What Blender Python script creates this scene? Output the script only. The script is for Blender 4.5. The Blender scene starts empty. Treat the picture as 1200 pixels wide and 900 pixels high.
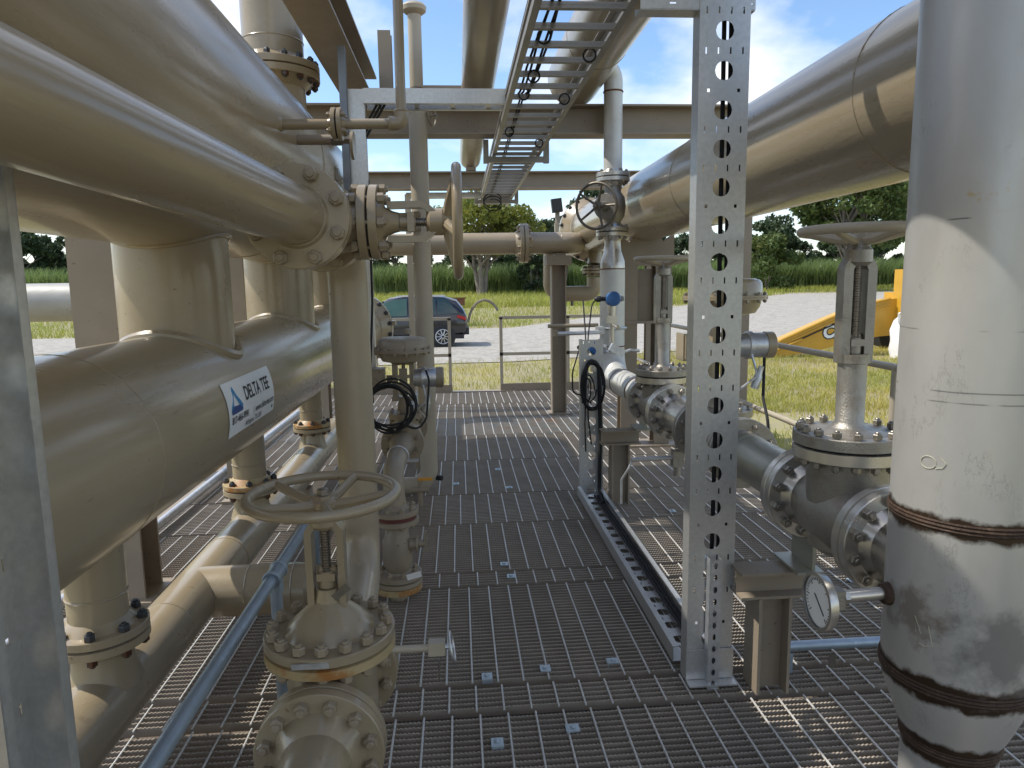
import bpy, math, random
from mathutils import Vector as V, Matrix, Quaternion
random.seed(7)
R_ = math.radians
S = bpy.context.scene
COL = S.collection
# ---------------------------------------------------------------- camera, sky, sun, exposure
cd = bpy.data.cameras.new('camera'); cam = bpy.data.objects.new('camera', cd); COL.objects.link(cam)
cd.sensor_fit = 'HORIZONTAL'; cd.sensor_width = 36; cd.lens = 36*820/1200
cd.clip_start = .05; cd.clip_end = 2000
_rows = ((0.99690674, -0.02618563, 0.07410305), (-0.07704963, -0.13965245, 0.98719833), (-0.01550174, -0.98985429, -0.14123806))
m3 = Matrix(_rows) @ Matrix(((1, 0, 0), (0, -1, 0), (0, 0, -1)))
cam.matrix_world = Matrix.Translation((0, 0, 1.55)) @ m3.to_4x4()
S.camera = cam
SUN_EL, SUN_AZ = 53.5, 8          # elevation; degrees ahead of straight left (-X)
sd = V((-math.cos(R_(SUN_EL))*math.cos(R_(SUN_AZ)), math.cos(R_(SUN_EL))*math.sin(R_(SUN_AZ)), math.sin(R_(SUN_EL))))
W = bpy.data.worlds.new('World'); S.world = W; W.use_nodes = True
nt = W.node_tree; nt.nodes.clear()
def wn(t, **k):
    n = nt.nodes.new(t)
    for a, b in k.items(): setattr(n, a, b)
    return n
sky = wn('ShaderNodeTexSky', sky_type='NISHITA', sun_disc=False, sun_elevation=R_(SUN_EL), sun_rotation=math.atan2(sd.x, sd.y), dust_density=.7, air_density=1.0, ozone_density=1.6)
tc = wn('ShaderNodeTexCoord'); sep = wn('ShaderNodeSeparateXYZ'); nt.links.new(tc.outputs['Generated'], sep.inputs[0])
add = wn('ShaderNodeMath', operation='ADD'); add.inputs[1].default_value = .34; nt.links.new(sep.outputs['Z'], add.inputs[0])
dv = wn('ShaderNodeVectorMath', operation='DIVIDE'); nt.links.new(tc.outputs['Generated'], dv.inputs[0])
cmb = wn('ShaderNodeCombineXYZ')
for i in range(3): nt.links.new(add.outputs[0], cmb.inputs[i])
nt.links.new(cmb.outputs[0], dv.inputs[1])
nz = wn('ShaderNodeTexNoise'); nz.inputs['Scale'].default_value = 1.9; nz.inputs['Detail'].default_value = 8; nz.inputs['Roughness'].default_value = .52; nz.inputs['Distortion'].default_value = .1
nt.links.new(dv.outputs[0], nz.inputs['Vector'])
rp = wn('ShaderNodeValToRGB'); rp.color_ramp.elements[0].position = .45; rp.color_ramp.elements[1].position = .63
nt.links.new(nz.outputs['Fac'], rp.inputs[0])
mx = wn('ShaderNodeMix', data_type='RGBA'); nt.links.new(rp.outputs[0], mx.inputs['Factor'])
hsv = wn('ShaderNodeHueSaturation'); hsv.inputs['Saturation'].default_value = 1.1
nt.links.new(sky.outputs[0], hsv.inputs['Color'])
nt.links.new(hsv.outputs[0], mx.inputs['A']); mx.inputs['B'].default_value = (5.4, 5.5, 5.7, 1)
bg = wn('ShaderNodeBackground'); bg.inputs['Strength'].default_value = .125
wo = wn('ShaderNodeOutputWorld'); nt.links.new(mx.outputs['Result'], bg.inputs[0]); nt.links.new(bg.outputs[0], wo.inputs[0])
sl = bpy.data.lights.new('sun', 'SUN'); sl.energy = 2.4; sl.angle = R_(.53); sl.color = (1, .95, .86)
so = bpy.data.objects.new('sun', sl); COL.objects.link(so); so.location = (-20, 5, 20)
so.rotation_euler = sd.to_track_quat('Z', 'Y').to_euler()
S.view_settings.view_transform = 'Standard'; S.view_settings.look = 'None'; S.view_settings.gamma = 1; S.view_settings.use_curve_mapping = False
S.view_settings.exposure = .9
# ---------------------------------------------------------------- materials
MATS = {}
def mat(name, col, rough=.5, metal=0., var=.12, vs=6., bump=0., bs=60., coat=0., col2=None, c2s=3., c2lo=.55, c2hi=.7, spec=.5, trans=0., stretch=None, speck=None, sth=.70):
    m = bpy.data.materials.new(name); m.use_nodes = True; n = m.node_tree; p = n.nodes['Principled BSDF']; L = n.links.new
    p.inputs['Roughness'].default_value = rough; p.inputs['Metallic'].default_value = metal
    p.inputs['Coat Weight'].default_value = coat; p.inputs['Coat Roughness'].default_value = .15; p.inputs['Specular IOR Level'].default_value = spec
    t = n.nodes.new('ShaderNodeTexCoord'); src = t.outputs['Object']
    if stretch:
        mp = n.nodes.new('ShaderNodeMapping'); mp.inputs['Scale'].default_value = stretch; L(src, mp.inputs[0]); src = mp.outputs[0]
    def noise(s, d=5, r=.6):
        x = n.nodes.new('ShaderNodeTexNoise'); x.inputs['Scale'].default_value = s; x.inputs['Detail'].default_value = d; x.inputs['Roughness'].default_value = r; L(src, x.inputs['Vector']); return x
    a = noise(vs)
    mr = n.nodes.new('ShaderNodeMapRange'); mr.inputs['From Min'].default_value = .25; mr.inputs['From Max'].default_value = .75; mr.inputs['To Min'].default_value = 1-var; mr.inputs['To Max'].default_value = 1+var
    L(a.outputs['Fac'], mr.inputs[0])
    mul = n.nodes.new('ShaderNodeVectorMath'); mul.operation = 'SCALE'; mul.inputs[0].default_value = col; L(mr.outputs[0], mul.inputs['Scale']); out = mul.outputs[0]
    if col2:
        b = noise(c2s, 8, .65); r2 = n.nodes.new('ShaderNodeMapRange'); r2.inputs['From Min'].default_value = c2lo; r2.inputs['From Max'].default_value = c2hi; L(b.outputs['Fac'], r2.inputs[0])
        mm = n.nodes.new('ShaderNodeMix'); mm.data_type = 'RGBA'; L(r2.outputs[0], mm.inputs['Factor']); L(out, mm.inputs['A']); mm.inputs['B'].default_value = (*col2, 1); out = mm.outputs['Result']
    if speck:
        for sc, th, k in ((48, sth, .8), (9, sth+.03, .55)):
            b = noise(sc, 3, .5); r2 = n.nodes.new('ShaderNodeMapRange'); r2.inputs['From Min'].default_value = th; r2.inputs['From Max'].default_value = th+.05; r2.inputs['To Max'].default_value = k; L(b.outputs['Fac'], r2.inputs[0])
            mm = n.nodes.new('ShaderNodeMix'); mm.data_type = 'RGBA'; L(r2.outputs[0], mm.inputs['Factor']); L(out, mm.inputs['A']); mm.inputs['B'].default_value = (*speck, 1); out = mm.outputs['Result']
    L(out, p.inputs['Base Color'])
    rr = noise(vs*2.7); mr2 = n.nodes.new('ShaderNodeMapRange'); mr2.inputs['To Min'].default_value = max(rough-.12, .04); mr2.inputs['To Max'].default_value = min(rough+.14, 1); L(rr.outputs['Fac'], mr2.inputs[0]); L(mr2.outputs[0], p.inputs['Roughness'])
    if bump:
        c = noise(bs, 4); bb = n.nodes.new('ShaderNodeBump'); bb.inputs['Strength'].default_value = bump; bb.inputs['Distance'].default_value = .01; L(c.outputs['Fac'], bb.inputs['Height']); L(bb.outputs[0], p.inputs['Normal'])
    if trans:
        ou = n.nodes['Material Output']; tr = n.nodes.new('ShaderNodeBsdfTranslucent'); L(out, tr.inputs[0]); ms = n.nodes.new('ShaderNodeMixShader'); ms.inputs[0].default_value = trans; L(p.outputs[0], ms.inputs[1]); L(tr.outputs[0], ms.inputs[2]); L(ms.outputs[0], ou.inputs[0])
    m['nodes'] = 1; MATS[name] = m; return m
BEIGE = (.320, .259, .170)
mat('beige', BEIGE, .30, 0, .07, 3, .06, 70, .4, col2=(.355, .292, .205), c2s=7, c2lo=.52, c2hi=.8, speck=(.17, .11, .06))
mat('beige_vessel', BEIGE, .28, 0, .06, 2.2, .11, 45, .45, col2=(.36, .295, .207), c2s=2.5, c2lo=.45, c2hi=.85, stretch=(1, .22, 1), speck=(.24, .185, .12))
mat('beige_beam', (.28, .228, .168), .5, 0, .1, 4, .05, 80, col2=(.25, .205, .155), c2s=9, c2lo=.6, c2hi=.8, speck=(.16, .09, .05), sth=.67)
mat('beige_rust', (.43, .36, .26), .45, 0, .1, 6, .08, 90, col2=(.42, .20, .06), c2s=9, c2lo=.5, c2hi=.62)
mat('yellow_flange', (.42, .33, .18), .45, 0, .1, 6, .05, 90, col2=(.34, .15, .04), c2s=7, c2lo=.47, c2hi=.6)
mat('grey_beige', (.30, .25, .18), .42, .0, .1, 5, .08, 90, col2=(.27, .23, .17), c2s=10, c2lo=.55, c2hi=.8, speck=(.17, .10, .05), sth=.67)
mat('white_beige', (.44, .385, .295), .42, 0, .06, 5, .05, 90)
mat('galv', (.52, .53, .55), .38, .75, .16, 40, .03, 150, col2=(.68, .69, .70), c2s=25, c2lo=.4, c2hi=.75)
mat('galv_tray', (.61, .61, .60), .36, .7, .12, 60, .03, 120, col2=(.53, .53, .52), c2s=4, c2lo=.5, c2hi=.8)
mat('galv_ground_reflect', (.36, .345, .32), .42, .6, .14, 20, .03, 120, col2=(.26, .245, .22), c2s=5, c2lo=.45, c2hi=.75)  # tray metal darkened and warmed: ground reflection on the underside put into the colour
mat('pipe_grey', (.36, .35, .32), .5, .1, .12, 5, .05, 80, col2=(.28, .26, .23), c2s=6)
mat('chalk', (.50, .49, .38), .9)
mat('dark_strut', (.22, .24, .27), .45, .6, .12, 8)
mat('conduit', (.33, .40, .47), .42, .55, .15, 12, .04, 100, col2=(.55, .60, .64), c2s=22, c2lo=.62, c2hi=.72)
mat('grating', (.35, .298, .238), .55, .1, .15, 7, 0, 50, col2=(.24, .20, .16), c2s=1.2, c2lo=.45, c2hi=.75)
mat('grating_stained', (.42, .36, .295), .55, .1, .15, 7, 0, 50, col2=(.46, .25, .12), c2s=2.2, c2lo=.56, c2hi=.62, speck=(.25, .40, .47), sth=.58)
mat('beige_light', (.36, .297, .21), .34, 0, .08, 3, .06, 70, .3, col2=(.37, .305, .215), c2s=5, c2lo=.5, c2hi=.75, speck=(.2, .13, .07), sth=.69)
mat('rod', (.60, .585, .55), .42, .2, .12, 20)  # whiter than the bars: the light the rods catch is in the colour
mat('clip', (.45, .52, .56), .4, .5, .1, 30)
mat('stainless', (.56, .53, .48), .30, .85, .12, 9, .03, 140, col2=(.42, .36, .28), c2s=8, c2lo=.5, c2hi=.75)
mat('machined', (.60, .575, .53), .30, .85, .04, 4)
mat('cast_ss', (.35, .33, .295), .42, .75, .12, 10, .25, 160, col2=(.25, .205, .15), c2s=9, c2lo=.5, c2hi=.75)
mat('pipe_green', (.33, .33, .28), .38, .6, .14, 5, .03, 90, col2=(.40, .36, .22), c2s=6, c2lo=.5, c2hi=.8)
mat('white_pipe', (.60, .60, .57), .45, .25, .08, 6, .04, 90, col2=(.46, .40, .32), c2s=11, c2lo=.62, c2hi=.72)
mat('bolt_beige', (.30, .245, .172), .4, 0, .08, 20, .05, 200, .2)
mat('bolt_dark', (.07, .075, .08), .5, .5, .3, 20, .1, 150, col2=(.10, .045, .025), c2s=30, c2lo=.5, c2hi=.6)
mat('bolt_steel', (.30, .275, .24), .38, .8, .15, 30, .05, 200)
mat('gasket', (.012, .012, .013), .8)
mat('red_ring', (.13, .035, .028), .6, 0, .2, 20)
mat('rust', (.17, .075, .035), .8, .1, .35, 18, .3, 90, col2=(.06, .035, .022), c2s=25)
mat('rust_band', (.06, .035, .022), .65, .3, .4, 30, .4, 120, col2=(.14, .09, .06), c2s=35, c2lo=.55, c2hi=.75)
mat('stem', (.26, .23, .2), .35, .8, .2, 40)
mat('black', (.012, .012, .013), .5, 0, .2, 20)
mat('rubber', (.015, .015, .016), .75, 0, .2, 20)
mat('blue', (.015, .10, .30), .35, 0, .08, 10, coat=.3)
mat('orange', (.72, .33, .04), .4, 0, .1, 20)
mat('dial_white', (.8, .8, .78), .4, 0, .03, 20)
mat('label_white', (.78, .80, .82), .35, 0, .03, 20)
mat('ink_black', (.015, .016, .02), .5)
mat('ink_blue', (.03, .22, .45), .5); mat('ink_navy', (.02, .06, .22), .5)
mat('mark_grey', (.20, .20, .20), .7)
mat('tag', (.18, .16, .13), .45, .6, .2, 20)
mat('carpaint', (.007, .008, .013), .22, .3, .05, 4, coat=1)
mat('car_black', (.012, .012, .013), .55)
mat('carglass', (.012, .03, .028), .05, 0, .05, 4, spec=.9)
mat('carglass_light', (.04, .085, .06), .08, 0, .2, 3, spec=.9)
mat('alloy', (.62, .62, .63), .3, .8, .05, 20)
mat('taillight', (.38, .01, .015), .2, 0, .1, 10, coat=1)
mat('catyellow', (.56, .31, .03), .4, 0, .1, 3, .03, 60, .2, col2=(.45, .22, .03), c2s=8, c2lo=.6, c2hi=.8)
mat('bag', (.75, .75, .74), .7, 0, .08, 10, .3, 30)
mat('trunk', (.20, .175, .145), .9, 0, .3, 6, .6, 25, stretch=(1, 1, .3))
mat('leaf_yellow', (.27, .28, .045), .6, 0, .35, .9, trans=.35, col2=(.10, .135, .03), c2s=.6, c2lo=.4, c2hi=.6)
mat('leaf_mid', (.085, .13, .03), .6, 0, .4, .6, trans=.3, col2=(.16, .17, .05), c2s=.35, c2lo=.5, c2hi=.7)
mat('leaf_dark', (.045, .072, .028), .65, 0, .4, .4, trans=.2, col2=(.075, .10, .04), c2s=.25, c2lo=.5, c2hi=.7)
mat('cane', (.17, .24, .075), .55, 0, .3, .25, trans=.5, col2=(.24, .29, .11), c2s=.5, c2lo=.5, c2hi=.75)
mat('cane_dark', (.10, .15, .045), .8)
mat('grass_dry', (.46, .40, .10), .8, 0, .3, .8, trans=.35, col2=(.32, .34, .07), c2s=.35, c2lo=.42, c2hi=.62)
mat('grass_green', (.30, .34, .06), .8, 0, .3, .3, trans=.35, col2=(.40, .38, .09), c2s=.12, c2lo=.45, c2hi=.65)
mat('gravel', (.37, .345, .30), .95, 0, .38, 11, 1, 9, col2=(.24, .22, .185), c2s=2.2, c2lo=.47, c2hi=.7)
mat('stone', (.34, .33, .32), .9, 0, .35, 9, .3, 60)
mat('soil', (.29, .25, .16), 1, 0, .25, .5, .5, 10, col2=(.31, .28, .11), c2s=.9, c2lo=.45, c2hi=.6)
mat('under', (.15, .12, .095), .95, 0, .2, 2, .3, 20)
# stainless standpipe: mill finish with scratches and rust at its girth welds
def standpipe_mat():
    m = mat('standpipe', (.52, .51, .485), .40, .45, .10, 7, .04, 60, col2=(.34, .335, .32), c2s=3.5, c2lo=.55, c2hi=.85, stretch=(1, 1, .45))
    n = m.node_tree; L = n.links.new; p = n.nodes['Principled BSDF']; base = p.inputs['Base Color'].links[0].from_socket
    t = n.nodes.new('ShaderNodeTexCoord'); s = n.nodes.new('ShaderNodeSeparateXYZ'); L(t.outputs['Object'], s.inputs[0])
    nz = n.nodes.new('ShaderNodeTexNoise'); nz.inputs['Scale'].default_value = 17; nz.inputs['Detail'].default_value = 8; nz.inputs['Roughness'].default_value = .62; L(t.outputs['Object'], nz.inputs['Vector'])
    def M(op, a, b=None):
        x = n.nodes.new('ShaderNodeMath'); x.operation = op
        for i, q in enumerate((a, b)):
            if q is None: continue
            if isinstance(q, (int, float)): x.inputs[i].default_value = q
            else: L(q, x.inputs[i])
        return x.outputs[0]
    fac = None
    nn = M('MULTIPLY', M('SUBTRACT', nz.outputs['Fac'], .5), .055)
    for z0, w in ((STAND_W1, .017), (STAND_W2, .023), (STAND_W3, .026)):
        d = M('ABSOLUTE', M('SUBTRACT', s.outputs['Z'], z0)); d = M('ADD', d, nn)
        k = n.nodes.new('ShaderNodeMapRange'); k.inputs['From Min'].default_value = w; k.inputs['From Max'].default_value = w+.012; k.inputs['To Min'].default_value = 1; k.inputs['To Max'].default_value = 0; L(d, k.inputs[0])
        fac = k.outputs[0] if fac is None else M('MAXIMUM', fac, k.outputs[0])
    mm = n.nodes.new('ShaderNodeMix'); mm.data_type = 'RGBA'; L(fac, mm.inputs['Factor']); L(base, mm.inputs['A']); mm.inputs['B'].default_value = (.05, .03, .018, 1)
    # brown heat stain round the thermowell boss, and a smeared patch up the side
    out = mm.outputs['Result']
    for cx, cy, cz, r, c, st in ((-.14, -.05, .78, .08, (.15, .10, .06), .6), (-.02, -.165, .73, .12, (.22, .215, .21), .85), (.13, -.1, 1.87, .14, (.24, .19, .15), .9), (-.1, -.125, 1.70, .028, (.50, .35, .14), .6)):
        vm = n.nodes.new('ShaderNodeVectorMath'); vm.operation = 'DISTANCE'; L(t.outputs['Object'], vm.inputs[0]); vm.inputs[1].default_value = (cx, cy, cz)
        d = M('ADD', vm.outputs['Value'], M('MULTIPLY', M('SUBTRACT', nz.outputs['Fac'], .5), .22))
        k = n.nodes.new('ShaderNodeMapRange'); k.inputs['From Min'].default_value = r*.45; k.inputs['From Max'].default_value = r; k.inputs['To Min'].default_value = st; k.inputs['To Max'].default_value = 0; L(d, k.inputs[0])
        m2 = n.nodes.new('ShaderNodeMix'); m2.data_type = 'RGBA'; L(k.outputs[0], m2.inputs['Factor']); L(out, m2.inputs['A']); m2.inputs['B'].default_value = (*c, 1); out = m2.outputs['Result']
    # fine dark scratches
    mp = n.nodes.new('ShaderNodeMapping'); mp.inputs['Scale'].default_value = (3, 3, 1.1); mp.inputs['Rotation'].default_value = (.5, .3, 0); L(t.outputs['Object'], mp.inputs[0])
    n3 = n.nodes.new('ShaderNodeTexNoise'); n3.inputs['Scale'].default_value = 4.5; n3.inputs['Detail'].default_value = 10; n3.inputs['Roughness'].default_value = .7; L(mp.outputs[0], n3.inputs['Vector'])
    e = M('ABSOLUTE', M('SUBTRACT', n3.outputs['Fac'], .5))
    k = n.nodes.new('ShaderNodeMapRange'); k.inputs['From Min'].default_value = .002; k.inputs['From Max'].default_value = .007; k.inputs['To Min'].default_value = .55; k.inputs['To Max'].default_value = 0; L(e, k.inputs[0])
    n4 = n.nodes.new('ShaderNodeTexNoise'); n4.inputs['Scale'].default_value = 6; L(t.outputs['Object'], n4.inputs['Vector'])
    k4 = n.nodes.new('ShaderNodeMapRange'); k4.inputs['From Min'].default_value = .55; k4.inputs['From Max'].default_value = .62; L(n4.outputs['Fac'], k4.inputs[0])
    m3_ = n.nodes.new('ShaderNodeMix'); m3_.data_type = 'RGBA'; L(M('MULTIPLY', k.outputs[0], k4.outputs[0]), m3_.inputs['Factor']); L(out, m3_.inputs['A']); m3_.inputs['B'].default_value = (.2, .19, .18, 1)
    out = m3_.outputs['Result']
    n5 = n.nodes.new('ShaderNodeTexNoise'); n5.inputs['Scale'].default_value = 5; n5.inputs['Detail'].default_value = 3; L(t.outputs['Object'], n5.inputs['Vector'])
    for z0, st, lo in MARKS:      # felt-pen lines drawn round the pipe
        d = M('ABSOLUTE', M('SUBTRACT', M('ADD', s.outputs['Z'], M('MULTIPLY', M('SUBTRACT', n4.outputs['Fac'], .5), .006)), z0))
        k = n.nodes.new('ShaderNodeMapRange'); k.inputs['From Min'].default_value = .0008; k.inputs['From Max'].default_value = .0022; k.inputs['To Min'].default_value = st; k.inputs['To Max'].default_value = 0; L(d, k.inputs[0])
        k5 = n.nodes.new('ShaderNodeMapRange'); k5.inputs['From Min'].default_value = lo; k5.inputs['From Max'].default_value = lo+.05; L(n5.outputs['Fac'], k5.inputs[0])
        m5 = n.nodes.new('ShaderNodeMix'); m5.data_type = 'RGBA'; L(M('MULTIPLY', k.outputs[0], k5.outputs[0]), m5.inputs['Factor']); L(out, m5.inputs['A']); m5.inputs['B'].default_value = (.06, .06, .06, 1); out = m5.outputs['Result']
    L(out, p.inputs['Base Color'])
MARKS = ((1.67, .7, .54), (1.437, .55, .50), (1.307, .6, .49), (1.284, .55, .52))
STAND_W1, STAND_W2, STAND_W3 = 1.008, .615, .437
standpipe_mat()
# ---------------------------------------------------------------- geometry helpers
def frame(a):
    a = V(a).normalized(); h = V((0, 0, 1)) if abs(a.z) < .9 else V((1, 0, 0))
    u = h.cross(a).normalized(); return u, a.cross(u), a
X_, Y_, Z_ = V((1, 0, 0)), V((0, 1, 0)), V((0, 0, 1))
class G:
    def __init__(s): s.v = []; s.f = []
    def ring(s, c, u, w, r, n, ph=0):
        b = len(s.v)
        for i in range(n):
            t = ph+2*math.pi*i/n; s.v.append(c+u*(r*math.cos(t))+w*(r*math.sin(t)))
        return b
    def bridge(s, a, b, n):
        for i in range(n): s.f.append((a+i, a+(i+1) % n, b+(i+1) % n, b+i))
    def cap(s, a, n, flip=False):
        l = list(range(a, a+n)); s.f.append(tuple(l[::-1] if flip else l))
    def lathe(s, o, a, prof, n=32, c0=True, c1=True, ph=0):
        o = V(o); u, w, a = frame(a); last = None
        for i, (t, r) in enumerate(prof):
            b = s.ring(o+a*t, u, w, max(r, 1e-5), n, ph)
            if last is not None: s.bridge(last, b, n)
            elif c0: s.cap(b, n, True)
            last = b
        if c1: s.cap(last, n)
        return s
    def cyl(s, p, q, r, n=16, r2=None):
        p = V(p); q = V(q); return s.lathe(p, q-p, [(0, r), ((q-p).length, r if r2 is None else r2)], n)
    def tube(s, pts, r, n=12, cap=True, closed=False):
        pts = [V(p) for p in pts]; N = len(pts); u = None; first = last = None
        for i, p in enumerate(pts):
            if closed: t = pts[(i+1) % N]-pts[i-1]
            else: t = pts[min(i+1, N-1)]-pts[max(i-1, 0)]
            t.normalize()
            if u is None: u, w, _ = frame(t)
            else:
                u = (u-t*u.dot(t)).normalized(); w = t.cross(u)
            b = s.ring(p, u, w, r[i] if isinstance(r, (list, tuple)) else r, n)
            if last is not None: s.bridge(last, b, n)
            else: first = b
            last = b
        if closed: s.bridge(last, first, n)
        elif cap: s.cap(first, n, True); s.cap(last, n)
        return s
    def torus(s, c, a, R, r, n=40, m=10):
        u, w, a = frame(a); c = V(c)
        return s.tube([c+u*(R*math.cos(2*math.pi*i/n))+w*(R*math.sin(2*math.pi*i/n)) for i in range(n)], r, m, closed=True)
    def box(s, c, d, M=None):
        c = V(c); b = len(s.v)
        for x in (-.5, .5):
            for y in (-.5, .5):
                for z in (-.5, .5):
                    q = V((x*d[0], y*d[1], z*d[2])); s.v.append(c+(M @ q if M else q))
        for q in ((0, 1, 3, 2), (4, 6, 7, 5), (0, 4, 5, 1), (2, 3, 7, 6), (0, 2, 6, 4), (1, 5, 7, 3)): s.f.append(tuple(b+i for i in q))
        return s
    def prism(s, poly, o, u, v, d):
        o = V(o); u = V(u); v = V(v); d = V(d); n = len(poly); b = len(s.v)
        for k in (V((0, 0, 0)), d):
            for x, y in poly: s.v.append(o+u*x+v*y+k)
        fl = u.cross(v).dot(d) > 0
        ar = sum(poly[i][0]*poly[(i+1) % n][1]-poly[(i+1) % n][0]*poly[i][1] for i in range(n))
        if ar < 0: fl = not fl
        A = tuple(range(b, b+n)); B = tuple(range(b+n, b+2*n))
        s.f.append(A[::-1] if fl else A); s.f.append(B if fl else B[::-1])
        for i in range(n):
            q = (b+i, b+(i+1) % n, b+n+(i+1) % n, b+n+i); s.f.append(q if fl else q[::-1])
        return s
    def plate(s, o, u, v, cells, th=.002):
        o = V(o); u = V(u); v = V(v); w = u.cross(v).normalized()*(-th)
        for (a0, a1, b0, b1, h) in cells:
            ca, cb = (a0+a1)/2, (b0+b1)/2
            if h is None: out = [(a0, b0), (a1, b0), (a1, b1), (a0, b1)]; inn = None
            elif h[0] == 'c':
                out = []
                K = 4
                for (p, q) in (((a0, b0), (a1, b0)), ((a1, b0), (a1, b1)), ((a1, b1), (a0, b1)), ((a0, b1), (a0, b0))):
                    for k in range(K): out.append((p[0]+(q[0]-p[0])*k/K, p[1]+(q[1]-p[1])*k/K))
                inn = []
                for (a, b) in out:
                    t = math.atan2((b-cb)/(b1-b0), (a-ca)/(a1-a0)); inn.append((ca+h[1]*math.cos(t), cb+h[2]*math.sin(t)))
            else:
                out = [(a0, b0), (a1, b0), (a1, b1), (a0, b1)]; inn = [(ca-h[1], cb-h[2]), (ca+h[1], cb-h[2]), (ca+h[1], cb+h[2]), (ca-h[1], cb+h[2])]
            n = len(out); b = len(s.v)
            for k in (V((0, 0, 0)), w):
                for q in out: s.v.append(o+u*q[0]+v*q[1]+k)
                for q in (inn or []): s.v.append(o+u*q[0]+v*q[1]+k)
            if inn is None: s.f.append((b, b+1, b+2, b+3)); s.f.append((b+7, b+6, b+5, b+4))
            else:
                for i in range(n):
                    j = (i+1) % n
                    s.f.append((b+i, b+j, b+n+j, b+n+i)); s.f.append((b+2*n+j, b+2*n+i, b+3*n+i, b+3*n+j)); s.f.append((b+n+i, b+n+j, b+3*n+j, b+3*n+i))
        return s
def fillet(pts, r, n=8):
    pts = [V(p) for p in pts]; out = [pts[0]]
    for i in range(1, len(pts)-1):
        p, a, b = pts[i], (pts[i-1]-pts[i]), (pts[i+1]-pts[i]); la, lb = a.length, b.length; a.normalize(); b.normalize()
        ang = a.angle(b)
        if ang > 3.1: out.append(p); continue
        rr = r[i-1] if isinstance(r, (list, tuple)) else r
        d = min(rr/math.tan(ang/2), la*.499, lb*.499); rad = d*math.tan(ang/2); bis = (a+b).normalized(); c = p+bis*(rad/math.sin(ang/2))
        s0 = p+a*d-c; ax = s0.cross(p+b*d-c).normalized(); sweep = math.pi-ang
        for k in range(n+1): out.append(c+Quaternion(ax, sweep*k/n) @ s0)
    out.append(pts[-1]); return out
def mesh(name, g, m, smooth=True, ang=38):
    me = bpy.data.meshes.new(name); me.from_pydata([tuple(v) for v in g.v], [], g.f); me.materials.append(MATS[m])
    me.validate()
    if smooth: me.shade_smooth(); me.set_sharp_from_angle(angle=R_(ang))
    return me
def thing(name, label, cat, loc=(0, 0, 0), group=None, rot=None):
    o = bpy.data.objects.new(name, None); COL.objects.link(o); o.empty_display_size = .1
    o.location = loc; o['label'] = label; o['category'] = cat
    if group: o['group'] = group
    if rot: o.rotation_mode = 'QUATERNION'; o.rotation_quaternion = rot
    o['_l'] = 1 if rot else 0
    return o
def rootof(o):
    while o.parent: o = o.parent
    return o
def part(par, name, g, m, label=None, smooth=True, ang=38):
    rt = rootof(par)
    if not rt['_l']:
        off = V(rt.location); g.v = [v-off for v in g.v]
    o = bpy.data.objects.new(name, mesh(name, g, m, smooth, ang)); COL.objects.link(o); o.parent = par
    if label: o['label'] = label
    return o
def solo(name, label, cat, g, m, base, group=None, smooth=True, ang=38, kind=None):
    off = V(base); g.v = [v-off for v in g.v]
    o = bpy.data.objects.new(name, mesh(name, g, m, smooth, ang)); COL.objects.link(o); o.location = base
    if kind: o['kind'] = kind
    if label: o['label'] = label
    if cat: o['category'] = cat
    if group: o['group'] = group
    return o
BC = {}
def bolt_mesh(s, L, m):
    k = (round(s, 4), round(L, 4), m)
    if k not in BC:
        g = G(); h = s*1.2
        g.lathe((0, 0, -L/2-h*1.35), Z_, [(0, s*.45), (.002, s*.55), (L+h*2.7-.002, s*.55), (L+h*2.7, s*.45)], 10)
        for sg in (-1, 1):
            g.lathe((0, 0, sg*L/2), Z_*sg, [(0, s), (h*.85, s), (h, s*.86)], 6)
        BC[k] = mesh('bolt', g, m, True, 30)
    return BC[k]
def bolts(par, c, a, rad, n, s, L, m, ph=.5):
    rt = rootof(par); c = V(c)-(V((0, 0, 0)) if rt['_l'] else V(rt.location)); u, w, a = frame(a); q = a.to_track_quat('Z', 'X')
    me = bolt_mesh(s, L, m)
    for i in range(n):
        t = 2*math.pi*(i+ph)/n
        o = bpy.data.objects.new('bolt', me); COL.objects.link(o); o.parent = par; o.location = c+u*(rad*math.cos(t))+w*(rad*math.sin(t))
        o.rotation_mode = 'QUATERNION'; o.rotation_quaternion = q @ Quaternion(Z_, random.uniform(0, 1))
def fpair(par, c, a, R, OD, th, n, s, m, bm=None, m2=None, hub=True, gask='gasket', ph=.5, gap=.006, hubl=None, hubk=1.32):
    """two bolted flanges with a gasket between them; a points downstream"""
    c = V(c); u, w, a = frame(a); hl = hubl or th*1.1; out = []
    for sg, mm in ((-1, m), (1, m2 or m)):
        g = G(); d = a*sg
        pr = [(gap/2, OD*.97), (gap/2+th*.06, OD), (gap/2+th*.92, OD), (gap/2+th, OD*.985)]
        if hub: pr += [(gap/2+th+.001, R*hubk), (gap/2+th+hl, R*1.01)]
        g.lathe(c, d, pr, 40)
        out.append(part(par, 'flange', g, mm, ang=30))
    g = G().lathe(c-a*(gap*.6), a, [(0, OD*.90), (gap*1.2, OD*.90)], 32); part(par, 'gasket', g, gask)
    bolts(out[0], c, a, (OD+R*1.25)/2*.99, n, s, 2*th+gap, bm or m, ph)
    return out
def weld(g, c, a, R, r=.004):
    g.torus(c, a, R, r, 40, 6)
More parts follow.
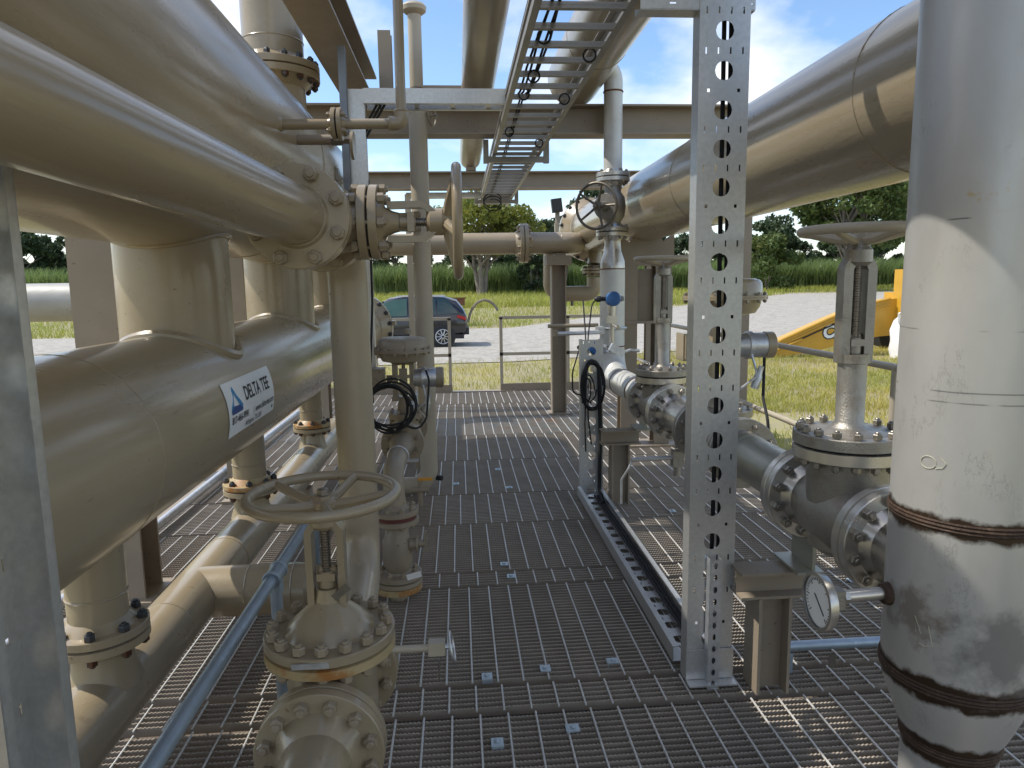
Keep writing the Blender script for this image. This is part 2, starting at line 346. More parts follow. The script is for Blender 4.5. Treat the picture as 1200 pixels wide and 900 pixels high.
def text_mesh(txt, size, align='LEFT', bold=0., shear=0., sx=1.):
    cu = bpy.data.curves.new('text', 'FONT'); cu.body = txt; cu.size = size; cu.align_x = align; cu.offset = bold; cu.shear = shear; cu.resolution_u = 3
    o = bpy.data.objects.new('text', cu); COL.objects.link(o)
    bpy.context.view_layer.update()
    me = bpy.data.meshes.new_from_object(o.evaluated_get(bpy.context.evaluated_depsgraph_get()))
    g = G(); g.v = [V((v.co.x*sx, v.co.y, 0)) for v in me.vertices]; g.f = [tuple(p.vertices) for p in me.polygons]
    bpy.data.objects.remove(o); bpy.data.curves.remove(cu); bpy.data.meshes.remove(me)
    return g
def ibeam(g, o, ax, up, L, h, bw, tw=.008, tf=.012):
    ax = V(ax).normalized(); up = V(up); si = up.cross(ax).normalized(); a, b, c = bw/2, h/2, tw/2
    poly = [(-a, -b), (a, -b), (a, -b+tf), (c, -b+tf), (c, b-tf), (a, b-tf), (a, b), (-a, b), (-a, b-tf), (-c, b-tf), (-c, -b+tf), (-a, -b+tf)]
    return g.prism(poly, o, si, up, ax*L)
# ================================================================ SETTING
GZ = -.5
def gz(y): return GZ if y < 35 else GZ+.0142*(min(y, 92)-35)
def sheet(name, pts_rows, m, kind='structure', dz=0):
    g = G(); n = len(pts_rows[0])
    for r in pts_rows:
        for (x, y) in r: g.v.append(V((x, y, gz(y)+dz)))
    for j in range(len(pts_rows)-1):
        for i in range(n-1): g.f.append((j*n+i, j*n+i+1, (j+1)*n+i+1, (j+1)*n+i))
    o = solo(name, None, None, g, m, (0, 0, 0), kind=kind, smooth=False); return o
YS = [-300, -40, -6, 0, 6, 12, 20, 35, 45, 55, 70, 92, 160, 400, 1100]
XS = [-900, -300, -100, -40, -15, -5, 0, 5, 15, 40, 100, 300, 900]
sheet('ground', [[(x, y) for x in XS] for y in YS], 'soil')
near = [(-120, 15.5), (-40, 17), (-10, 18), (1.4, 18.4), (6, 20), (10.4, 22.8), (25, 29), (80, 42)]
far = [(-120, 29), (-40, 31), (-10, 32), (2.5, 33), (12, 46), (36, 74), (60, 76), (140, 78)]
rows = []
for k in range(9):
    t = k/8; rows.append([(a[0]+(b[0]-a[0])*t, a[1]+(b[1]-a[1])*t) for a, b in zip(near, far)])
# rows follow the rise of the ground, 8 mm above it
sheet('gravel_road', rows, 'gravel', dz=.02)
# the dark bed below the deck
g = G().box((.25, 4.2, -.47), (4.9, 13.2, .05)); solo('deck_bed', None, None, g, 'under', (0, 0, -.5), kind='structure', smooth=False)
rows = [[(2.6+w_*(1.1+.25*math.sin(y*1.7)), y) for w_ in (0, .5, 1)] for y in [-2+.5*k for k in range(26)]]
sheet('gravel_apron', rows, 'stone', dz=.012)
# ---- deck of serrated bar grating
DX0, DX1 = -2.05, 2.5
deck = bpy.data.objects.new('grating_deck', None); COL.objects.link(deck); deck['kind'] = 'structure'; deck['_l'] = 0
def bar_mesh(w, serr, m='grating'):
    g = G(); n = max(2, int(w/.0302)); y0 = (w-(n-1)*.0302)/2; t = .006; d = .036
    for k in range(n):
        y = y0+k*.0302-t/2; b = len(g.v)
        if serr:
            N = int((DX1-DX0)/.0075)
            for i in range(N+1):
                x = DX0+(DX1-DX0)*i/N; z = 0 if i % 2 else -.0042
                g.v += [V((x, y, -d)), V((x, y, z)), V((x, y+t, z)), V((x, y+t, -d))]
            for i in range(N):
                q = b+4*i
                for (a, c) in ((0, 1), (1, 2), (2, 3)): g.f.append((q+a, q+4+a, q+4+c, q+c))
        else:
            g.box(((DX0+DX1)/2, y+t/2, -d/2-.001), (DX1-DX0, t, d))
    return mesh('bearing_bars', g, m, False)
def rod_mesh(w, off):
    g = G(); n = int((DX1-DX0-.02)/.1016)
    for k in range(n):
        x = DX0+.03+off+k*.1016
        if x > DX1-.01: break
        g.lathe((x, .006, -.0028), Y_, [(0, .0040), (w-.012, .0040)], 6)
    return mesh('cross_rods', g, 'rod', True)
EDG = [-1.6, -.64, .28, .465, 1.27, 1.455, 2.37, 2.555, 3.46, 3.645, 4.42, 5.08, 6.1, 7.15, 8.1, 9.1, 10.12]
OFF = [.0, .03, .05, .02, .0, .030, .018, .006, .055, .033, .071, .012, .04, .028, .02, .06]
cache = {}
PAN = []
for i, (a, b) in enumerate(zip(EDG[:-1], EDG[1:])):
    w = b-a-.010; s = 1.3 < a < 4.4; k = (round(w, 3), s)
    if 7.1 < a < 7.2: k += (1,)
    if k not in cache: cache[k] = bar_mesh(w, s, 'grating_stained' if len(k) > 2 else 'grating')
    p = bpy.data.objects.new('grating_panel', cache[k]); COL.objects.link(p); p.parent = deck; p.location = (0, a+.005, 0)
    r = bpy.data.objects.new('cross_rods', rod_mesh(w, OFF[i])); COL.objects.link(r); r.parent = p; r['kind'] = 'stuff'
    PAN.append(p)
# saddle clips that hold the panels down
g = G().box((0, 0, .004), (.042, .042, .005)); g.lathe((0, 0, .005), Z_, [(0, .011), (.007, .011), (.009, .008)], 8); g.box((.0, .024, -.004), (.042, .005, .02))
CM = mesh('clip', g, 'clip', True)
for (x, y) in ((-.005+.082, 2.60), (.315, 2.63), (.095, 2.19), (.365, 2.24), (.22, 3.72), (.245, 3.55), (.60, 2.66), (-.05, 5.35), (.30, 5.75), (.36, 5.2), (-1.55, 3.2), (-1.47, 3.1), (-1.45, 3.95), (-1.38, 4.05), (1.42, 4.5), (1.35, 3.7), (1.75, 2.6), (2.0, 3.3)):
    i = max(j for j in range(len(PAN)) if EDG[j] <= y)
    o = bpy.data.objects.new('clip', CM); COL.objects.link(o); o.parent = PAN[i]; o.location = (x, y-EDG[i]-.005, 0); o.rotation_euler.z = random.choice((0, 3.14, 1.57))
# skid frame under the grating
for y in (-1.55, 1.36, 3.55, 5.9, 8.15, 10.05):
    g = ibeam(G(), (DX0, y, -.145), X_, Z_, DX1-DX0, .2, .12); solo('skid_crossbeam', None, None, g, 'beige_beam', (0, y, -.25), kind='structure')
for x in (DX0-.08, DX1+.08):
    g = ibeam(G(), (x, -1.6, -.12), Y_, Z_, 11.75, .25, .14); solo('skid_rail_beam', None, None, g, 'beige_beam', (x, 0, -.25), kind='structure')
g = ibeam(G(), (DX0-.01, 10.21, -.12), X_, Z_, DX1-DX0+.02, .25, .14); solo('skid_end_beam', None, None, g, 'beige_beam', (0, 10.21, -.25), kind='structure')
# ================================================================ LEFT VESSELS
VX = -1.15
t = thing('pressure_vessel', 'large beige upper drum running overhead along the left side', 'vessel', (VX, 3, 1.7))
g = G(); Z1, RV = 2.188, .475
prof = [(-1.6, RV)] + [(y, RV) for y in (0, 2, 4, 7.0)] + [(7.0+.24*math.sin(R_(a)), RV*math.cos(R_(a))) for a in (15, 30, 45, 60, 75, 88)]
g.lathe((VX, 0, Z1), Y_, prof, 72)
shell = part(t, 'shell', g, 'beige_vessel')
for y in (-.3, 3.83, 7.0): g = G(); weld(g, (VX, y, Z1), Y_, RV, .0045); part(shell, 'weld_seam', g, 'beige')
def saddle_bead(g, cx, cy, R, ZC, RC, r, up):
    pts = []
    for i in range(48):
        a = 2*math.pi*i/48; x = R*math.cos(a); y = R*math.sin(a); z = math.sqrt(max(RC*RC-x*x, 0))
        pts.append(V((cx+x, cy+y, ZC+(z if up else -z))))
    g.tube(pts, r, 8, closed=True)
Z2, RL = 1.076, .3
for y, r in ((2.98, .215), (4.68, .21), (6.38, .21)):
    g = G().lathe((VX, y, Z2+.15), Z_, [(0, r), (Z1-Z2-.3, r)], 48, False, False); nz_ = part(t, 'nozzle', g, 'beige')
    g = G(); saddle_bead(g, VX, y, r+.008, Z2, RL, .024, True); part(nz_, 'weld_seam', g, 'beige'); g = G(); saddle_bead(g, VX, y, r+.005, Z1, RV, .012, False); part(nz_, 'weld_seam', g, 'beige')
# top nozzle with flange pair
g = G().lathe((VX, 4.9, Z1+.3), Z_, [(0, .19), (.36, .19)], 40, False, False); part(t, 'top_nozzle', g, 'beige')
g = G().box((RV+VX+.002, 4.2, 2.19), (.006, .09, .07)); part(t, 'nameplate', g, 'tag')
tp = thing('pipe_elbow', 'large glossy beige elbow bolted on top of the upper drum', 'pipe', (VX, 4.9, 2.9))
fpair(tp, (VX, 4.9, 2.93), Z_, .19, .285, .045, 16, .022, 'beige', 'bolt_dark', ph=.2)
g = G().tube(fillet([(VX, 4.9, 3.0), (VX, 4.9, 3.85), (VX-.05, 2.0, 3.95)], .52, 14), .19, 40); weld(g, (VX, 4.9, 3.12), Z_, .19); part(tp, 'pipe_run', g, 'beige')
# lower drum
t = thing('pressure_vessel', 'long beige lower drum with white printed sticker, at waist height', 'vessel', (VX, 3, .8))
g = G().lathe((VX, 0, Z2), Y_, [(-1.6, RL), (2, RL), (5, RL), (7.9, RL)], 64); shell = part(t, 'shell', g, 'beige_vessel')
for y in (2.03, 5.35): g = G(); weld(g, (VX, y, Z2), Y_, RL, .0025); part(shell, 'weld_seam', g, 'beige')
fl = fpair(t, (VX, 8.02, Z2), Y_, .30, .41, .055, 20, .026, 'beige', 'bolt_dark', hubl=.1)
g = G().prism([(-.05, 0), (.05, 0), (.05, .07), (.03, .1), (-.03, .1), (-.05, .07)], (VX+.16, 8.06, Z2+.36), X_, Z_, Y_*.02); part(t, 'lifting_lug', g, 'beige')
g = G().torus((VX+.16, 8.05, Z2+.42), Y_, .02, .006, 16, 6); part(t, 'lug_eye', g, 'white_beige')
g = G().box((VX+.42, 8.02, 1.14), (.05, .14, .05)); part(t, 'davit_bracket', g, 'beige')
FPX, FPZ, FPR = -1.15, .257, .108
for y in (2.17, 3.79, 5.42):
    g = G().lathe((VX, y, .52), Z_, [(0, .086), (Z2-.52-.1, .086)], 36, False, False); weld(g, (VX, y, .615), Z_, .086, .004)
    nk = part(t, 'drain_nozzle', g, 'beige')
# sticker wrapped on the drum
def onc(y, ang, off): return V((VX+(RL+off)*math.cos(ang), y, Z2+(RL+off)*math.sin(ang)))
Y0, Y1, A0, A1 = 2.6, 3.232, R_(-14.8), R_(24.5); H_ = (A1-A0)*RL; W_ = Y1-Y0
def wrap(g, u0, v0, off):
    g.v = [onc(Y0+u0+v.x, A0+(v0+v.y)/RL, off) for v in g.v]; return g
g = G(); n = 14
for j in range(n+1):
    for i in range(2): g.v.append(V((W_*i, H_*j/n, 0)))
for j in range(n): g.f.append((2*j, 2*j+1, 2*j+3, 2*j+2))
st = part(t, 'sticker', wrap(g, 0, 0, .0025), 'label_white', 'white sticker with blue triangle and dark lettering')
part(st, 'lettering', wrap(text_mesh('DELTA TEE', .078, bold=.0012, sx=.92), .215, .112, .0045), 'ink_black', smooth=False)
part(st, 'lettering', wrap(text_mesh('817-466-9991', .038, bold=.0006, sx=.98), .03, .047, .0045), 'ink_black', smooth=False)
part(st, 'lettering', wrap(text_mesh('|', .04), .302, .047, .0045), 'mark_grey', smooth=False)
part(st, 'lettering', wrap(text_mesh('www.delta-tee.com', .040, bold=.0004, sx=.90), .33, .047, .0045), 'ink_black', smooth=False)
part(st, 'lettering', wrap(text_mesh('Arlington, TX USA', .032, bold=.0002, sx=.9), .20, .012, .0045), 'ink_black', smooth=False)
def quad(*p):
    g = G(); g.v = [V((a, b, 0)) for a, b in p]; g.f = [tuple(range(len(p)))]; return g
part(st, 'emblem_side', wrap(quad((.03, .095), (.095, .185), (.10, .165), (.062, .11), (.06, .095)), 0, 0, .0045), 'ink_blue', smooth=False)
part(st, 'emblem_side', wrap(quad((.095, .185), (.172, .105), (.165, .088), (.138, .10), (.10, .145)), 0, 0, .0047), 'ink_blue', smooth=False)
part(st, 'emblem_base', wrap(quad((.03, .095), (.06, .112), (.140, .108), (.165, .088), (.155, .083), (.035, .083)), 0, 0, .0049), 'ink_navy', smooth=False)
part(st, 'emblem_dot', wrap(quad((.585, .018), (.60, .018), (.60, .033), (.585, .033)), 0, 0, .0045), 'ink_black', smooth=False)
# pipe on the deck below the drums
t = thing('pipe_header', 'beige pipe lying along the grating below the lower drum', 'pipe', (FPX, 3, 0))
g = G().lathe((FPX, 0, FPZ), Y_, [(-1.5, FPR), (1, FPR), (4, FPR), (6.4, FPR)], 40)
for y in (2.62, 3.32, 1.7, 4.3): weld(g, (FPX, y, FPZ), Y_, FPR, .0028)
pr_ = part(t, 'pipe_run', g, 'beige')
g = G().lathe((FPX, 2.955, FPZ), X_, [(.0, FPR), (.47, FPR)], 40, False, False); weld(g, (FPX+.225, 2.955, FPZ), X_, FPR, .003); weld(g, (FPX+.415, 2.955, FPZ), X_, FPR, .003)
g.lathe((FPX+.47, 2.955, FPZ), X_, [(0, FPR), (.025, FPR*.93), (.045, FPR*.7), (.055, FPR*.3)], 40, False); part(t, 'branch_stub', g, 'beige')
for y, m in ((2.17, 'beige'), (3.79, 'yellow_flange'), (5.42, 'yellow_flange')):
    g = G().lathe((FPX, y, FPZ), Z_, [(.06, .11), (.12, .092), (.2, .086)], 36, False, False); part(t, 'outlet_neck', g, 'beige')
    fpair(t, (FPX, y, .485), Z_, .084, .14, .027, 8, .0165, 'beige', 'bolt_dark', m2=m, ph=.3)
for y in (1.0, 4.9):
    g = G().box((FPX, y, .075), (.16, .1, .15)); part(t, 'shoe', g, 'beige_beam')
# galvanised pipe along the far edge of the deck
g = G().lathe((-1.95, 0, .06), Y_, [(-1.4, .03), (8.5, .03)], 16); solo('edge_pipe', 'thin grey pipe along the deck edge behind the lower drum', 'pipe', g, 'galv', (-1.95, 3, .03))
# columns behind the drums
for (x, y, h, l) in ((-1.70, 3.55, 3.0, 'beige H column behind the drums, nearest to the camera'), (-1.6, 5.2, 3.0, 'beige H column seen between the two drum necks'), (-1.62, 8.2, 3.0, 'beige H column at the far end of the drums')):
    t = thing('steel_column', l, 'column', (x, y, 0), 'columns behind the drums')
    g = ibeam(G(), (x, y, .02), Z_, Y_, h, .21, .21, .01, .014); part(t, 'column_shaft', g, 'beige_beam'); part(t, 'base_plate', G().box((x, y, .01), (.3, .3, .02)), 'beige_beam')
t = thing('pipe', 'pale grey pipe standing clear of the lawn left of the skid', 'pipe', (-4.2, 6, -.5))
g = G().lathe((-9, 6, 1.46), X_, [(0, .155), (6.1, .155)], 32); part(t, 'pipe_run', g, 'pipe_grey')
for x in (-7.5, -4.4): part(t, 'support_leg', G().box((x, 6, .4), (.12, .12, 1.8)), 'beige_beam')
# ================================================================ VALVES
def rotmat(yaxis, zaxis):
    z = V(zaxis).normalized(); y = V(yaxis).normalized(); x = y.cross(z).normalized(); y = z.cross(x)
    return Matrix((x, y, z)).transposed().to_quaternion()
def handwheel(par, c, a, R, m, spokes=5, rr=.0155, dish=.03, mh=None, ph=0.):
    c = V(c); u, w, a = frame(a)
    hw = part(par, 'handwheel', G().torus(c, a, R-rr, rr, 56, 12), m)
    part(hw, 'hub', G().lathe(c-a*(dish+.012), a, [(0, R*.13), (.008, R*.19), (.026, R*.19), (.032, R*.13), (.04, R*.13)], 6), mh or m)
    for i in range(spokes):
        t = ph+2*math.pi*i/spokes; d = u*math.cos(t)+w*math.sin(t); s = a.cross(d)
        p, q = c-a*dish+d*R*.1, c+d*(R-rr*1.2)
        g = G().tube([p, p+d*R*.25+a*dish*.15, q], [rr*1.15, rr*.95, rr*.85], 8); part(hw, 'spoke', g, m)
    part(hw, 'stem_nut', G().lathe(c+a*(.03-dish), a, [(0, rr*1.1), (.016, rr*1.1), (.018, rr*.9)], 6), 'bolt_steel')
    return hw
def gate_valve(label, loc, ya, za, R, OD, f2f, zb, RB, zy, zw, RW, mb, mf, bolt, nf=8, nb=12, s=.016, sb=.014, th=.03, wheel='beige', armr=.055, armdir='x', low=None, ztf=.42, thb=None, group=None, mtop=None, name='gate_valve', stem='stem', dome=.62, ph=.1, col=None, hubk=1.32):
    t = thing(name, label, 'valve', loc, group, rotmat(ya, za)); mtop = mtop or mb; thb = thb or th
    g = G(); h = f2f/2
    g.lathe((0, 0, 0), Y_, [(-h, R*1.0), (-h*.75, R*1.05), (-h*.45, R*1.3), (0, R*1.42), (h*.45, R*1.3), (h*.75, R*1.05), (h, R*1.0)], 40, False, False)
    body = part(t, 'body', g, mb)
    g = G().lathe((0, 0, -R*1.55), Z_, [(0, R*.5), (.01, R*.8), (R*.4, R*1.2), (R*1.5, R*1.3), (zb-thb+R*1.55, RB*.74)], 40, True, False)
    part(body, 'neck', g, mb)
    for sg in (-1, 1): fpair(t, (0, sg*h, 0), Y_*sg, R, OD, th, nf, s, mf, bolt, ph=.5, hubl=.05 if hubk > 1.2 else .012, hubk=hubk)
    fl = []
    for sg, mm in ((-1, low or mtop), (1, mtop)):
        g = G().lathe((0, 0, zb), Z_*sg, [(.003, RB*.97), (.005, RB), (thb*.93, RB), (thb, RB*.98)], 48); fl.append(part(t, 'bonnet_flange', g, mm, ang=30))
    part(t, 'gasket', G().lathe((0, 0, zb-.004), Z_, [(0, RB*.93), (.008, RB*.93)], 40), 'gasket')
    bolts(fl[1], (0, 0, zb), Z_, RB*.87, nb, sb, 2*thb+.006, bolt, ph)
    z0 = zb+thb; zt = zb+(zy-zb)*ztf
    g = G().lathe((0, 0, z0-.002), Z_, [(0, RB*.7), (.012, RB*dome), ((zt-z0)*.35, RB*dome*.72), ((zt-z0)*.7, R*.42), (zt-z0, R*.36)], 40, False)
    if col: g = G().lathe((0, 0, z0-.002), Z_, [(0, RB*.74), (.006, RB*.7), (.012, col*1.5), (.02, col*1.25), (.035, col), (zt-z0-.03, col), (zt-z0-.028, col*1.12), (zt-z0, col*1.12)], 40, False)
    bon = part(t, 'bonnet', g, mtop)
    part(bon, 'gland', G().box((0, 0, zt+.035), (armr*1.3, .05, .022)).lathe((0, 0, zt), Z_, [(0, R*.26), (.05, R*.26)], 16), mtop)
    for sg in (-1, 1):
        d = X_ if armdir == 'x' else Y_
        part(bon, 'gland_bolt', G().lathe(d*(sg*armr*.48)+Z_*(zt-.03), Z_, [(0, .007), (.095, .007)], 8).lathe(d*(sg*armr*.48)+Z_*(zt+.046), Z_, [(0, .012), (.014, .012)], 6), bolt)
    yk = None
    for sg in (-1, 1):
        d = (X_ if armdir == 'x' else Y_)*sg; e = Y_ if armdir == 'x' else X_
        pts = fillet([d*(armr*1.12)+Z_*(zt-((zt-z0)*.6 if not col else .03)), d*(armr*1.14)+Z_*(zt), d*(armr*1.15)+Z_*(zy-.05), d*(armr*.35)+Z_*(zy-.01)], .03, 4)
        g = G(); ww, tt = (.026, .010) if not col else (.022, .015)
        for i, p in enumerate(pts):
            tg = (pts[min(i+1, len(pts)-1)]-pts[max(i-1, 0)]).normalized(); nrm = e.cross(tg).normalized(); b = len(g.v)
            g.v += [p+e*ww+nrm*tt, p-e*ww+nrm*tt, p-e*ww-nrm*tt, p+e*ww-nrm*tt]
            if i:
                for k in range(4): g.f.append((b-4+k, b-4+(k+1) % 4, b+(k+1) % 4, b+k))
        g.f.append((0, 1, 2, 3)); g.f.append(tuple(len(g.v)-4+k for k in (3, 2, 1, 0)))
        part(t, 'yoke_arm', g, mtop)
    part(t, 'yoke_hub', G().lathe((0, 0, zy-.045), Z_, [(0, .03), (.012, .042), (.05, .042), (.06, .034), (max(zw-zy+.03, .07), .03)], 24), mtop)
    pr = [(0, .012)]; zz = 0; L = zw-zt-.03
    while zz < L-.004: pr += [(zz+.001, .0145), (zz+.0035, .0145), (zz+.0045, .0115), (zz+.007, .0115)]; zz += .008
    part(t, 'stem', G().lathe((0, 0, zt+.03), Z_, pr, 14), stem)
    handwheel(t, (0, 0, zw), Z_, RW, wheel, 5, ph=.3)
    return t
# near left gate valve, vertical stem
gv = gate_valve('beige gate valve with horizontal handwheel in the left foreground', (-.405, 2.0, .30), Y_, Z_, .094, .175, .40, .215, .19, .60, .655, .225, 'beige', 'beige', 'bolt_beige', 12, 16, .0195, .0185, .032, 'beige', .04, 'x', low='yellow_flange', mtop='beige', dome=.68)
part(gv, 'side_stem', G().cyl((.17, -.02, .175), (.295, -.02, .175), .011).box((.315, -.02, .175), (.05, .034, .04)), 'white_beige')
part(gv, 'side_wheel', G().torus((.36, -.02, .175), (1, 0, .18), .042, .005, 24, 6).cyl((.33, -.02, .175), (.365, -.02, .175), .007), 'galv')
part(gv, 'tag', G().box((.32, -.03, .11), (.004, .03, .05)), 'tag'); part(gv, 'tag', G().box((.05, -.07, .385), (.055, .003, .022), Matrix.Rotation(-.7, 3, 'Y')), 'tag')
part(gv, 'maker_plate', G().box((-.02, -.191, .232), (.1, .004, .016)), 'galv')
t = thing('pipe_spool', 'beige pipe running from the foreground gate valve toward the camera', 'pipe', (-.405, 1.3, .0))
g = G().tube(fillet([(-.405, 1.74, .30), (-.405, .75, .30), (-.405, .75, -.3)], .23, 8), .094, 32); part(t, 'pipe_run', g, 'beige')
# post pipe from the gate valve up to the upper valve
t = thing('pipe_spool', 'beige vertical pipe rising from the foreground gate valve to the upper valve', 'pipe', (-.46, 3.0, 0))
g = G().tube(fillet([(-.405, 2.24, .30), (-.455, 3.02, .30), (-.465, 3.05, 1.75), (-.445, 2.46, 1.75)], .2, 10), .082, 40)
weld(g, (-.465, 3.05, 1.52), Z_, .082, .003); weld(g, (-.46, 3.05, .52), Z_, .082, .003); part(t, 'pipe_run', g, 'beige_light')
# upper gate valve with horizontal stem
uv = gate_valve('beige gate valve at head height, stem level and wheel edge-on', (-.447, 2.27, 1.748), Y_, X_, .082, .147, .36, .18, .115, .40, .452, .182, 'beige', 'beige', 'bolt_beige', 8, 8, .021, .0165, .03, 'beige', .046, 'x', dome=.55, hubk=1.1)
t = thing('pipe_spool', 'wide beige pipe slanting across the upper left foreground to a bolted flange', 'pipe', (-.6, 1.2, 1.7))
g = G().tube([(-.775, -.75, 1.85), (-.573, .98, 1.797), (-.449, 2.075, 1.750)], .084, 48); part(t, 'pipe_run', g, 'beige_vessel')
# small bore pipe out of the drum
t = thing('small_bore_pipe', 'thin beige pipe leaving the upper drum and turning upward', 'pipe', (-.4, 2.92, 2.19))
g = G().tube(fillet([(-.70, 2.92, 2.183), (-.205, 2.92, 2.187), (-.195, 2.92, 3.6)], .03, 6), .020, 16); part(t, 'pipe_run', g, 'beige')
part(t, 'elbow_fitting', G().tube(fillet([(-.25, 2.92, 2.187), (-.205, 2.92, 2.187), (-.204, 2.92, 2.235)], .03, 6), .027, 16).torus((-.25, 2.92, 2.187), X_, .024, .006, 20, 6).torus((-.204, 2.92, 2.235), Z_, .024, .006, 20, 6), 'beige')
fpair(t, (-.455, 2.92, 2.186), X_, .0185, .062, .016, 4, .011, 'beige', 'bolt_beige')
part(t, 'weld_collar', G().lathe((-.685, 2.92, 2.184), X_, [(0, .034), (.02, .024)], 20), 'beige')
t = thing('plugged_stub', 'short beige plugged stub on the drum below the thin pipe', 'pipe fitting', (-.6, 3.22, 2.18))
part(t, 'stub', G().cyl((-.70, 3.22, 2.185), (-.53, 3.22, 2.185), .022, 16), 'beige_beam'); part(t, 'plug', G().lathe((-.53, 3.22, 2.185), X_, [(0, .026), (.04, .026), (.05, .018), (.08, .018)], 6), 'tag')
part(t, 'disc', G().lathe((-.445, 3.22, 2.16), X_, [(0, .06), (.012, .06)], 24), 'beige')
# blue-grey conduit at the left valve
t = thing('conduit', 'blue-grey conduit running along the deck left of the foreground valve', 'conduit', (-.80, 2.2, 0))
CXc, CZc = -.68, .53
part(t, 'conduit_run', G().cyl((CXc-.01, .2, CZc), (CXc, 3.05, CZc), .0215, 20), 'conduit')
part(t, 'tee_fitting', G().cyl((CXc, 2.40, CZc), (CXc, 2.50, CZc), .029, 20).torus((CXc, 2.40, CZc), Y_, .029, .005, 24, 6).torus((CXc, 2.50, CZc), Y_, .029, .005, 24, 6).cyl((CXc, 2.45, CZc), (CXc, 2.45, CZc-.06), .027, 20), 'conduit')
part(t, 'conduit_leg', G().cyl((CXc, 2.45, CZc-.04), (CXc, 2.45, -.05), .021, 20), 'conduit')
part(t, 'elbow_fitting', G().tube(fillet([(CXc, 3.04, CZc), (CXc, 3.12, CZc), (CXc, 3.12, -.05)], .06, 6), .0215, 16), 'conduit')
# ================================================================ CONTROL VALVES
def control_valve(label, loc, R, OD, f2f, hz, RA, mb, ma, nf, bolt, mirror=1, neck=None):
    t = thing('control_valve', label, 'valve', loc, None, rotmat(Y_, Z_)); h = f2f/2
    g = G().lathe((0, 0, 0), Y_, [(-h, R), (-h*.7, R*1.02), (-h*.35, R*1.45), (0, R*1.65), (h*.35, R*1.45), (h*.7, R*1.02), (h, R)], 36, False, False); part(t, 'body', g, mb)
    for sg in (-1, 1): fpair(t, (0, sg*h, 0), Y_*sg, R, OD, .024, nf, .014, mb, bolt, hubl=.04)
    g = G().lathe((0, 0, R*.9), Z_, [(0, R*1.3), (.05, R*1.3), (.052, R*1.7), (.085, R*1.7), (.087, R*.8), (hz*.42-R*.9, R*.55)], 28, False); bn = part(t, 'bonnet', g, mb)
    bolts(bn, (0, 0, R*.9+.07), Z_, R*1.45, 8, .011, .04, bolt)
    z0, z1 = hz*.38, hz-RA*.62
    for sg in (-1, 1): part(t, 'yoke_arm', G().box((sg*.052, 0, (z0+z1)/2), (.03, .07, z1-z0)).box((sg*.05, 0, z0+.012), (.05, .06, .024)), ma)
    part(t, 'scale_plate', G().box((.0, -.035, (z0+z1)/2), (.05, .006, (z1-z0)*.7)).box((0, -.045, (z0+z1)/2-.02), (.09, .012, .02)).box((0, -.045, (z0+z1)/2+.035), (.09, .012, .02)), ma)
    part(t, 'actuator_stem', G().cyl((0, 0, z0-.05), (0, 0, z1+.03), .011), 'stem')
    g = G().lathe((0, 0, z1-.01), Z_, [(0, RA*.35), (.012, RA*.5), (.02, RA*.72), (.05, RA*.82), (RA*.42, RA*.86), (RA*.425, RA), (RA*.47, RA)], 44, True, False); pan = part(t, 'actuator_pan', g, ma)
    g = G().lathe((0, 0, z1-.01+RA*.475), Z_, [(0, RA), (RA*.05, RA), (RA*.055, RA*.88), (RA*.34, RA*.86), (RA*.41, RA*.81), (RA*.445, RA*.7), (RA*.46, 0.02)], 44, False); dm = part(t, 'actuator_dome', g, ma)
    part(dm, 'vent_cap', G().lathe((RA*.2, RA*.1, z1+RA*.99), Z_, [(0, .025), (.02, .025), (.03, .012)], 12), ma)
    part(dm, 'lifting_eye', G().prism([(-.02, 0), (.02, 0), (.012, .045), (-.012, .045)], (RA*.1, -RA*.86, z1+RA*.55), X_, Z_, Y_*.02), ma)
    bolts(dm, (0, 0, z1-.01+RA*.475), Z_, RA*.94, 16, .009, RA*.11, bolt)
    k = mirror; zc = (z0+z1)/2+.02
    part(t, 'positioner_box', G().box((-k*.165, .0, zc), (.10, .11, .13)).box((-k*.165, -.06, zc), (.085, .02, .11)).cyl((-k*.105, 0, zc), (-k*.05, 0, zc), .02), ma)
    can = part(t, 'signal_housing', G().lathe((k*.06, 0, zc), X_*k, [(0, .05), (.05, .06), (.052, .067), (.075, .067), (.077, .06), (.14, .06)], 28), 'galv')
    part(can, 'housing_cap', G().lathe((k*.20, 0, zc), X_*k, [(0, .064), (.04, .064), (.046, .055)], 28), ma)
    part(t, 'air_tube', G().tube(fillet([(k*.12, -.05, zc-.04), (k*.14, -.08, zc-.14), (k*.05, -.09, zc-.2), (k*.02, -.05, hz*.3)], .04, 4), .006, 8), 'galv')
    part(t, 'regulator', G().lathe((k*.13, -.07, zc-.2), (k*.25, -.1, 1), [(0, .02), (.06, .02), (.07, .013), (.11, .013)], 12), 'galv')
    return t
cv = control_valve('beige control valve with domed actuator beside the left walkway edge', (-.345, 4.32, .635), .06, .125, .5, .56, .175, 'grey_beige', 'grey_beige', 8, 'bolt_beige')
t = thing('pipe_spool', 'beige elbow pipe coming down from the left control valve to the ball valve', 'pipe', (-.33, 3.6, .3))
g = G().tube(fillet([(-.345, 4.06, .635), (-.345, 3.98, .635), (-.345, 3.40, .635), (-.333, 3.38, .44)], .15, 10), 0.052, 28); weld(g, (-.345, 3.78, .635), Y_, .053, .003); part(t, 'pipe_run', g, 'grey_beige')
part(t, 'reducer', G().lathe((-.345, 4.03, .635), -Y_, [(0, .072), (.03, .07), (.13, .056), (.15, .052)], 32, False, False), 'grey_beige')
part(t, 'clamp', G().torus((-.345, 3.74, .635), Y_, .056, .005, 24, 6).box((-.27, 3.74, .61), (.07, .03, .012)), 'galv')
